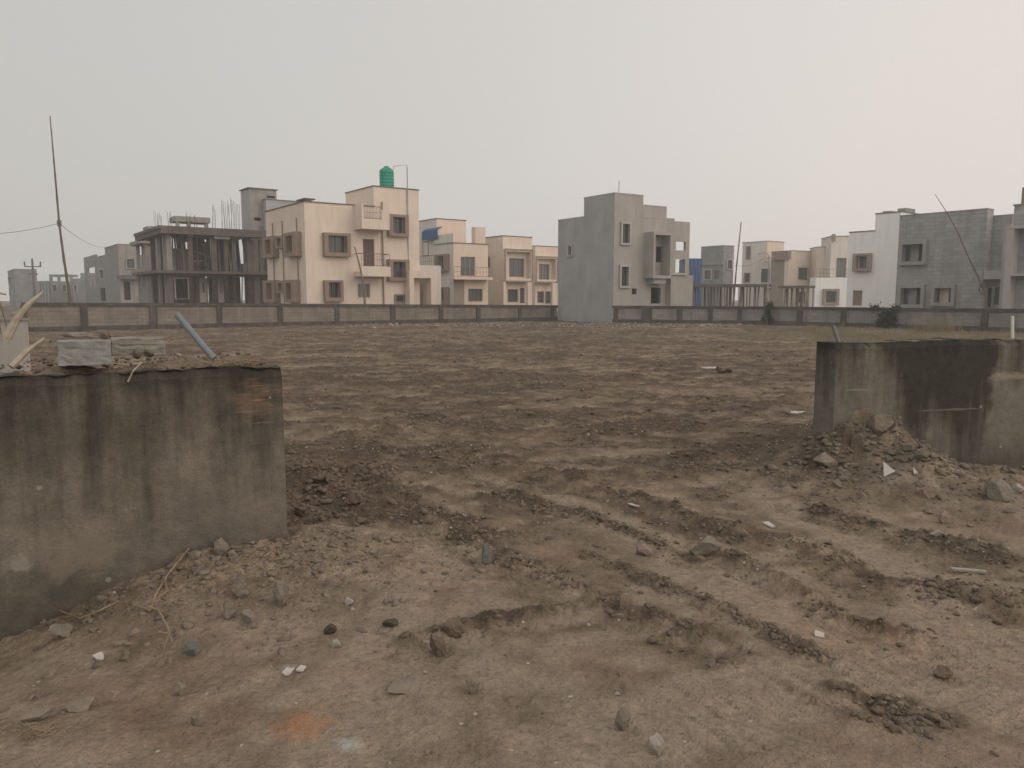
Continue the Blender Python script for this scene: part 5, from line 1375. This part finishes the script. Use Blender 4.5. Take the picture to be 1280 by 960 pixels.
# lumps on the wall
def lump(label, px, py, wpx, hpx, P, dd, mat, name='soil_lump', cat='soil lump'):
    s, z = P.hit(px, py, dd); c = np.array(P.pt(s, dd, z)); k = c[1] / F_PX
    v = rock_verts(ICO3[0], np.random.RandomState(int(px * 3)), 7, .3) * np.array([wpx * k / 2, wpx * k / 2 * .7, hpx * k / 2])
    mb = MB(); mb.add([tuple(q + c) for q in v], ICO3[1]); return tag(part(name, mb, mat, loc=tuple(c)), label, cat)
lump('brown lump of soil in front of the dirty slab, left of two', 171, 442, 13, 12, LP, -.27, M['topsoil'])
lump('brown lump of soil in front of the dirty slab, right of two', 186, 442, 14, 12, LP, -.25, M['topsoil'])
lump('yellowish clod lying on top of the grey slab', 133, 420, 15, 12, LP, -.2, M['topsoil'])
lump('long low clod lying on the rear of the grey slab', 105, 419, 50, 8, LP, -.33, M['slab_dirty'])
lump('small pale stone beside the two soil lumps on the left wall', 223, 444, 10, 5, LP, -.2, M['stone_pale'], 'stone', 'stone')
# twig litter near the pipe
tw_ = MB()
for k in range(150):
    px, py = rnd.gauss(305, 26), rnd.uniform(444, 455); a = wp(LP, px, py, -rnd.uniform(.03, .25)); a[2] = lzt(LP.s(px, py)) + rnd.uniform(.012, .05)
    an = rnd.uniform(0, 6.28); l_ = rnd.uniform(.03, .1)
    tw_.tube([a, a + np.array([math.cos(an) * l_, math.sin(an) * l_, rnd.uniform(-.02, .025)])], .0022, 4)
tag(part('twig_litter', tw_, M['straw'], loc=tuple(LP.pt(-.3, -.1, lz0))), 'matted reddish dry twigs lying on the end of the left wall top', None, None, 'stuff')

# ================= stones on the ground ============================
S = [ # name,label,px,py,w,h,mat
 ('large rounded grey boulder resting in a rut in the middle of the plot', 882, 687, 40, 22, 'stone_grey'),
 ('pinkish rough lump left of the rounded boulder', 805, 687, 20, 17, 'stone_pink'),
 ('small dark banded stone standing in the churned soil at centre', 608, 694, 13, 24, 'stone_blue'),
 ('broad flat pale boulder at the foot of the right wall end', 1031, 576, 32, 19, 'stone'),
 ('small tan stone below the flat boulder near the right wall', 1047, 605, 11, 11, 'stone'),
 ('upright narrow stone left of the right heap', 984, 594, 8, 14, 'stone'),
 ('large pale boulder on the right heap near the right edge', 1254, 616, 30, 22, 'stone_grey'),
 ('white stone beside the large boulder at the right edge', 1275, 613, 14, 10, 'stone_pale'),
 ('orange brown flat stone lower on the right heap', 1160, 616, 20, 14, 'stone_pink'),
 ('small pale square stone on the right heap', 1169, 611, 9, 9, 'stone_pale'),
 ('round tan cobble lying below the right heap', 1180, 649, 13, 13, 'stone_pink'),
 ('long pale chip lying below the round tan cobble', 1172, 668, 15, 7, 'stone_pale'),
 ('knobbly grey stone against the left wall foot', 301, 737, 26, 24, 'stone_grey'),
 ('square tan block on the left heap', 286, 764, 18, 20, 'stone'),
 ('grey chunk beside the square tan block', 310, 773, 20, 18, 'stone_grey'),
 ('tall grey slab-like stone leaning at the heap edge', 350, 746, 18, 30, 'stone_grey'),
 ('big lump of soil at the top of the left heap', 274, 687, 28, 20, 'stone'),
 ('smaller lump beside the big one at the wall foot', 243, 694, 15, 12, 'stone'),
 ('rounded lump right of the big one at the wall foot', 291, 697, 12, 14, 'stone'),
 ('blue grey broken stone below the left heap', 237, 812, 20, 16, 'stone_blue'),
 ('flat grey boulder at the foot of the left wall near the edge', 75, 791, 26, 18, 'stone_grey'),
 ('flat dusty stone in the lower left, biggest of its patch', 95, 883, 32, 14, 'stone'),
 ('black clod lying on the pale track', 410, 789, 19, 12, 'stone_dark'),
 ('white stone just below the black clod', 419, 806, 13, 9, 'stone_pale'),
 ('round white stone above the black clod', 437, 753, 13, 8, 'stone_pale'),
 ('dark round clod pile, lower of the two on the track edge', 547, 809, 22, 24, 'clod'),
 ('dark upper clod of the pile on the track edge', 566, 786, 32, 20, 'clod'),
 ('dark flat clod lying in the light track', 487, 780, 20, 10, 'stone_dark'),
 ('round stone in the lower right of centre', 889, 827, 13, 14, 'stone'),
 ('squarish half buried stone near the bottom of the view', 778, 903, 22, 24, 'stone_grey'),
 ('yellowish chunk at the bottom centre', 822, 935, 20, 20, 'stone_pale'),
 ('flat tan block half buried at lower centre', 591, 858, 18, 20, 'stone'),
 ('flat pale slab of clay in the lower left of centre', 500, 862, 45, 8, 'stone'),
 ('dark clod in a hollow at the far lower right', 1182, 845, 22, 12, 'clod'),
 ('grey lump behind the lower left straw patch', 245, 900, 17, 14, 'stone'),
 ('pale round cobble in the lower left', 224, 862, 13, 16, 'stone'),
 ('brown clod at the right end of the second rut', 1222, 750, 16, 12, 'clod'),
 ('top clod crowning the right soil heap', 1102, 531, 30, 18, 'clod_mid'),
 ('small block half way down the right heap', 1137, 560, 12, 10, 'clod_mid'),
 ('rough block low on the right shoulder of the right heap', 1155, 572, 18, 13, 'clod_mid'),
 ('dark rock on the left flank of the right heap', 1072, 556, 18, 22, 'clod'),
 ('dark lump right of the left wall end, biggest of the rubble', 441, 624, 22, 16, 'clod'),
 ('dark lump close to the left wall end in the rubble', 378, 640, 20, 14, 'clod'),
 ('brown lump at the back of the rubble by the left wall end', 412, 602, 18, 14, 'clod'),
 ('dark heap of clods near the distant middle of the plot', 905, 462, 22, 9, 'clod'),
]
for i, (lab, px, py, w, h, m) in enumerate(S):
    nm = 'boulder' if 'boulder' in lab else 'clod' if ('clod' in lab or 'lump' in lab) else 'stone'
    rock(nm, lab, nm, px, py, w, h, M[m], seed=100 + i, sink=.3, cuts=(12 if m != 'clod' else 6), rough=.16 if m != 'clod' else .32, depth=.75)
chip('tile_piece', 'white triangular tile piece standing on the right heap', 'tile piece', 1110, 597, [(-5, 0), (9, -6), (-2, -17)], M['rag'], lean=1.0)
chip('tile_piece', 'small white sliver above the triangular piece on the right heap', 'tile piece', 1143, 594, [(-1, 0), (4, -1), (0, -8)], M['rag'], lean=1.0)
chip('tile_piece', 'broken flat grey tile piece in the lower left corner', 'tile piece', 45, 902, [(-13, 2), (6, -1), (14, -9), (-5, -7)], M['stone'], lean=.5, thick=.02)
chip('scrap', 'crumpled white scrap on the soil in the lower left', 'scrap', 124, 824, [(-8, -1), (-2, -4), (3, -2), (8, 3), (0, 2)], M['rag'], lean=.2, thick=.01)
chip('scrap', 'white flattened scrap on the pale track', 'scrap', 362, 842, [(-8, 1), (-5, -3), (1, -2), (4, -3), (2, 2), (-3, 3)], M['rag'], lean=.1, thick=.008)
chip('scrap', 'small white scrap just right of the flattened one on the pale track', 'scrap', 376, 839, [(-5, 1), (-2, -3), (5, -2), (3, 2)], M['rag'], lean=.1, thick=.008)
chip('scrap', 'white scrap of paper near the ruts at centre', 'scrap', 793, 633, [(-8, -2), (-3, -2), (1, 0), (6, 1), (4, 2), (-1, 1)], M['rag'], lean=.2, thick=.01)
chip('scrap', 'white scrap left of the right ruts', 'scrap', 961, 658, [(-6, -3), (2, -4), (6, 2), (1, 3)], M['rag'], lean=.2, thick=.01)
chip('scrap', 'small white scrap on the pale lower right track', 'scrap', 1024, 796, [(-6, 1), (-2, -4), (6, -1), (3, 3)], M['rag'], lean=.2, thick=.01)
chip('plank', 'thin pale board lying across the rubble at the right', 'plank', 1208, 716, [(-14, -3), (20, 0), (19, 2), (-14, -1)], M['stone_pale'], lean=.15, thick=.015)
chip('sheet', 'pale plastic sheet lying on the distant soil right of centre', 'plastic sheet', 889, 461, [(-14, 1), (-9, -1), (-2, -2), (2, -1), (9, -2), (13, 1), (5, 2), (-4, 1)], M['rag'], lean=.12, thick=.03)
chip('sheet', 'pale plastic strip at the left foot of the right wall', 'plastic sheet', 997, 517, [(-10, 1), (-7, -1), (-1, -2), (3, -1), (9, -2), (11, 0), (5, 1), (-3, 2)], M['rag'], lean=.12, thick=.02)
# litter of white bits: random on the lot
def lot_bits(n):
    out = []
    for _ in range(n):
        px, py = RS.uniform(360, 1010), 404 + 190 * RS.uniform() ** 1.8
        x, y = gpt(px, py, .02)
        out.append((x, y, float(terrain(np.array([x]), np.array([y]))[0][0]) + .01, max(.012, RS.uniform(.5, 1.5) * y / F_PX)))
    return out
scatter('litter_bits', 'tiny white bits of litter scattered over the far soil', 170, lot_bits, ICO1, M['rag'], squash=.5)
def foot_bits(n):
    out = []
    for _ in range(n):
        px = RS.uniform(430, 940); py = RS.uniform(403.5, 409); x, y = gpt(px, py, .02)
        out.append((x, y, float(terrain(np.array([x]), np.array([y]))[0][0]) + .02, RS.uniform(.03, .13)))
    return out
scatter('wall_foot_rubble', 'pale rubble and bits along the foot of the boundary wall', 330, foot_bits, ICO1, M['stone_pale'], squash=.6)
scatter('wall_foot_soil', 'brown soil lumps along the foot of the boundary wall', 500, foot_bits, ICO1, M['clod_pale'], squash=.6)

# roots and straw on the left heap
def gp(px, py, up=.01): x, y, z = ground_hit(px, py); return np.array([x, y, z + up])
rt = MB()
paths = [[(236, 692), (212, 722), (196, 748), (188, 768)], [(205, 728), (210, 745), (196, 752)], [(188, 768), (170, 762), (160, 768)], [(192, 758), (210, 790), (216, 808)],
         [(75, 770), (100, 778), (125, 768), (150, 757)], [(198, 795), (212, 800), (205, 818)], [(330, 700), (345, 690), (352, 702), (338, 706)], [(225, 705), (240, 690)], [(186, 765), (205, 772), (222, 778)]]
for k, p in enumerate(paths):
    rt_k = [gp(x, y, .02 + .015 * rnd.random()) for x, y in p]
    o = part('dry_root', MB().tube(rt_k, [.007, *([.005] * (len(p) - 2)), .003], 6), M['straw'], loc=tuple(rt_k[0]))
    tag(o, ['long dry root hanging down from the wall foot on the left heap', 'short forked root beside the long one', 'thin root end pointing left below the long root', 'thin root running down the lower left heap',
            'long straw stem lying along the left wall foot', 'short bent straw low on the left heap', 'yellow bent straw at the left wall corner', 'straight dry stem against the left wall', 'short root to the right of the long root foot'][k], 'root')
sw_ = MB()
for k in range(120):
    p = gp(rnd.gauss(42, 16), rnd.gauss(917, 6), .004); an = rnd.uniform(0, 6.28); l_ = rnd.uniform(.02, .06)
    sw_.tube([p, p + np.array([math.cos(an) * l_, math.sin(an) * l_, .008])], .0013, 4)
tag(part('straw_litter', sw_, M['straw'], loc=tuple(gp(42, 917))), 'small patch of reddish straw litter in the lower left corner', None, None, 'stuff')

# ================= vegetation ======================================
def leafy(name, label, cat, c, w, h, n, leaf, mat, seed, stems=5, spread=1.0):
    r0 = random.Random(seed); rt_ = root(name, label, cat, (c[0], c[1], 0))
    st = MB()
    for k in range(stems):
        a = r0.uniform(0, 6.28); t = np.array([c[0] + math.cos(a) * w * .35, c[1] + math.sin(a) * w * .2, c[2] + h * r0.uniform(.6, .95)])
        st.tube([(c[0], c[1], -.1), ((c[0] + t[0]) / 2, (c[1] + t[1]) / 2 , h * .5), t], [.02, .014, .006], 5)
    part('stem', st, M['bamboo'], rt_)
    lf = MB()
    cl = [(r0.gauss(0, .28), r0.gauss(0, .25), r0.uniform(.12, 1)) for _ in range(12)]
    for k in range(n):
        q = r0.choice(cl); p = np.array([c[0] + (q[0] + r0.gauss(0, .11)) * w, c[1] + (q[1] + r0.gauss(0, .11)) * w * .7, c[2] + max(.02, (q[2] + r0.gauss(0, .09))) * h])
        d1 = np.array([r0.gauss(0, 1), r0.gauss(0, 1), r0.gauss(0, 1)]); d1 /= np.linalg.norm(d1); d2 = np.cross(d1, [r0.gauss(0, 1), .3, 1]); d2 /= np.linalg.norm(d2)
        s = leaf * r0.uniform(.6, 1.3)
        lf.quad([p - d1 * s, p + d2 * s * .45, p + d1 * s, p - d2 * s * .45])
    part('foliage', lf, mat, rt_)
    return rt_
pb = at(1108, 400, 43); leafy('bush', 'dark green bush growing up in front of the right boundary wall', 'bush', (pb[0], pb[1] - .3, 0), 1.2, 1.25, 2600, .075, M['leaf'], 3)
pb = at(957, 400, 48.2); leafy('bush', 'narrow dark creeper bush climbing the boundary wall bend', 'bush', (pb[0], pb[1] - .25, 0), .65, 1.25, 1500, .06, M['leaf'], 5)
def tuft(name, label, c, w, h, n, mat, seed, kind=None):
    r0 = random.Random(seed); mb = MB()
    for k in range(n):
        x, y = c[0] + r0.gauss(0, w / 2), c[1] + r0.gauss(0, w / 3); z = H(x, y) - .02; hh = h * r0.uniform(.5, 1.1); dx, dy = r0.gauss(0, .18) * h, r0.gauss(0, .12) * h; b = .010
        mb.quad([(x - b, y, z), (x + b, y, z), (x + dx * .5 + b * .7, y + dy * .5, z + hh * .6), (x + dx * .5 - b * .7, y + dy * .5, z + hh * .6)])
        mb.quad([(x + dx * .5 - b * .7, y + dy * .5, z + hh * .6), (x + dx * .5 + b * .7, y + dy * .5, z + hh * .6), (x + dx, y + dy, z + hh)])
    return mb
pb = at(1165, 410, 39.5); o = part('tall_grass', tuft('', '', (pb[0], pb[1] - .4), 1.0, .9, 260, M['grass'], 5), M['grass'], loc=(pb[0], pb[1], 0)); tag(o, 'tall dry yellow green grass growing against the right boundary wall', None, None, 'stuff')
gb = MB(); r0 = random.Random(4)
for k in range(7000):
    px = r0.uniform(930, 1290); py = r0.uniform(409, 432) if px > 1020 else r0.uniform(408, 414)
    x, y = gpt(px, py, .03)
    if vn(x * .5, y * .25, 140) < .42: continue
    z = H(x, y) if k % 9 == 0 else .0; hh = r0.uniform(.05, .22); dx = r0.gauss(0, .05); b = .014
    gb.quad([(x - b, y, z - .05), (x + b, y, z - .05), (x + dx + .004, y, z + hh), (x + dx - .004, y, z + hh)])
tag(part('grass', gb, M['grass'], loc=(14, 38, 0)), 'patchy yellow green grass on the soil before the right boundary wall', None, None, 'stuff')
gb = MB()
for k in range(350):
    q = r0.uniform(1.0, 3.4); d_ = r0.uniform(.03, .25); x, y, _ = RP.pt(q, d_, 0); z = H(x, y); hh = r0.uniform(.02, .07); dx = r0.gauss(0, .02); b = .003
    gb.quad([(x - b, y, z - .01), (x + b, y, z - .01), (x + dx + .001, y, z + hh), (x + dx - .001, y, z + hh)])
tag(part('grass', gb, M['leaf'], loc=RP.pt(2, .1, 0)), 'thin weeds growing along the foot of the right cement wall', None, None, 'stuff')

GR = {'cream_house': 'cream plastered houses of the estate', 'block_house': 'grey block houses of the estate', 'cement_house': 'unpainted cement houses', 'concrete_frame': 'bare concrete frames under construction',
      'bamboo_pole': 'thin bamboo poles', 'stone': 'stones lying on the plot', 'clod': 'clods and lumps lying on the plot', 'boulder': 'boulders lying on the plot', 'scrap': 'white scraps on the soil', 'pipe': 'pipe pieces sticking up from the near walls',
      'dry_root': 'dry roots on the left heap', 'boundary_wall': 'boundary walls of the plot', 'cement_wall': 'old cement walls', 'soil_lump': 'soil lumps on the left wall', 'stone_slab': 'slabs on the left wall', 'palm_stalk': 'dry palm stalks',
      'wire': 'thin wires', 'bush': 'bushes by the boundary wall', 'formwork_deck': 'formwork decks', 'tile_piece': 'broken tile pieces', 'sheet': 'plastic sheets on the soil'}
for o in list(sc.objects):
    if o.parent is None and 'category' in o.keys() and o.name.split('.')[0] in GR: o['group'] = GR[o.name.split('.')[0]]

# ================= haze ============================================
hb = MB(); e = 345
hb.add([(x, y, z) for z in (-2.2, 14.5) for x, y in ((-e, -e), (e, -e), (e, e), (-e, e))], [(3, 2, 1, 0), (4, 5, 6, 7), (0, 1, 5, 4), (1, 2, 6, 5), (2, 3, 7, 6), (3, 0, 4, 7)])
hm = bpy.data.materials.new('haze'); N, L = nodes(hm)
for n in list(N):
    if n.type == 'BSDF_PRINCIPLED': N.remove(n)
vp = N.new('ShaderNodeVolumePrincipled'); vp.inputs['Density'].default_value = .0017; vp.inputs['Color'].default_value = (.93, .935, .945, 1)
vp.inputs['Anisotropy'].default_value = .2
L.new(vp.outputs[0], [n for n in N if n.type == 'OUTPUT_MATERIAL'][0].inputs['Volume'])
tag(part('haze', hb, hm), 'thin grey evening haze filling the air over the plot', None, None, 'stuff')

# ================= light ===========================================
sun = bpy.data.objects.new('sun', bpy.data.lights.new('sun', 'SUN')); col.objects.link(sun)
EL, AZ = R(28), R(118)          # azimuth clockwise from +Y
dirv = Vector((math.sin(AZ) * math.cos(EL), math.cos(AZ) * math.cos(EL), math.sin(EL)))
sun.rotation_euler = dirv.to_track_quat('Z', 'Y').to_euler()
sun.data.energy = .62; sun.data.angle = R(55); sun.data.color = (1, .90, .82)
w = bpy.data.worlds.new('World'); sc.world = w; w.use_nodes = True
N, L = w.node_tree.nodes, w.node_tree.links; bg = N['Background']; bg.inputs['Strength'].default_value = .1
sky = N.new('ShaderNodeTexSky'); sky.sky_type = 'NISHITA'; sky.sun_disc = False; sky.sun_elevation = EL; sky.sun_rotation = AZ
sky.dust_density = 8; sky.air_density = 2
tc = N.new('ShaderNodeTexCoord'); sx = N.new('ShaderNodeSeparateXYZ'); L.new(tc.outputs['Generated'], sx.inputs[0])
def rp(src, stops):
    r = N.new('ShaderNodeValToRGB'); e = r.color_ramp.elements
    while len(e) < len(stops): e.new(.5)
    for k, (p, c) in enumerate(stops): e[k].position = p; e[k].color = (*c, 1)
    mr = N.new('ShaderNodeMapRange'); mr.inputs['From Min'].default_value = -1; mr.inputs['From Max'].default_value = 1
    L.new(src, mr.inputs[0]); L.new(mr.outputs[0], r.inputs[0]); return r.outputs[0]
hx = rp(sx.outputs['X'], [(.1, (.57, .557, .532)), (.3, (.62, .607, .583)), (.5, (.70, .672, .643)), (.7, (.82, .766, .727)), (1, (.90, .825, .775))])
hy = rp(sx.outputs['Y'], [(0, (1.75, 1.75, 1.75)), (.45, (1.4, 1.4, 1.4)), (.8, (1, 1, 1)), (1, (1, 1, 1))])
def wm(f, a, c, bt):
    x = N.new('ShaderNodeMix'); x.data_type = 'RGBA'; x.blend_type = bt; x.inputs[0].default_value = f
    for k, v in ((6, a), (7, c)):
        if isinstance(v, tuple): x.inputs[k].default_value = (*v, 1)
        else: L.new(v, x.inputs[k])
    return x.outputs[2]
ov = wm(1, wm(1, hx, hy, 'MULTIPLY'), (10, 10, 10), 'MULTIPLY')
L.new(wm(.9, sky.outputs[0], ov, 'MIX'), bg.inputs['Color'])
sc.view_settings.view_transform = 'Standard'; sc.view_settings.look = 'None'; sc.view_settings.exposure = 0; sc.view_settings.gamma = 1
sc.view_settings.use_curve_mapping = False
sc.cycles.use_denoising = True; sc.cycles.denoising_prefilter = 'NONE'; sc.cycles.denoising_input_passes = 'RGB_ALBEDO_NORMAL'
sc.cycles.volume_bounces = 2; sc.cycles.max_bounces = 6; sc.cycles.diffuse_bounces = 3
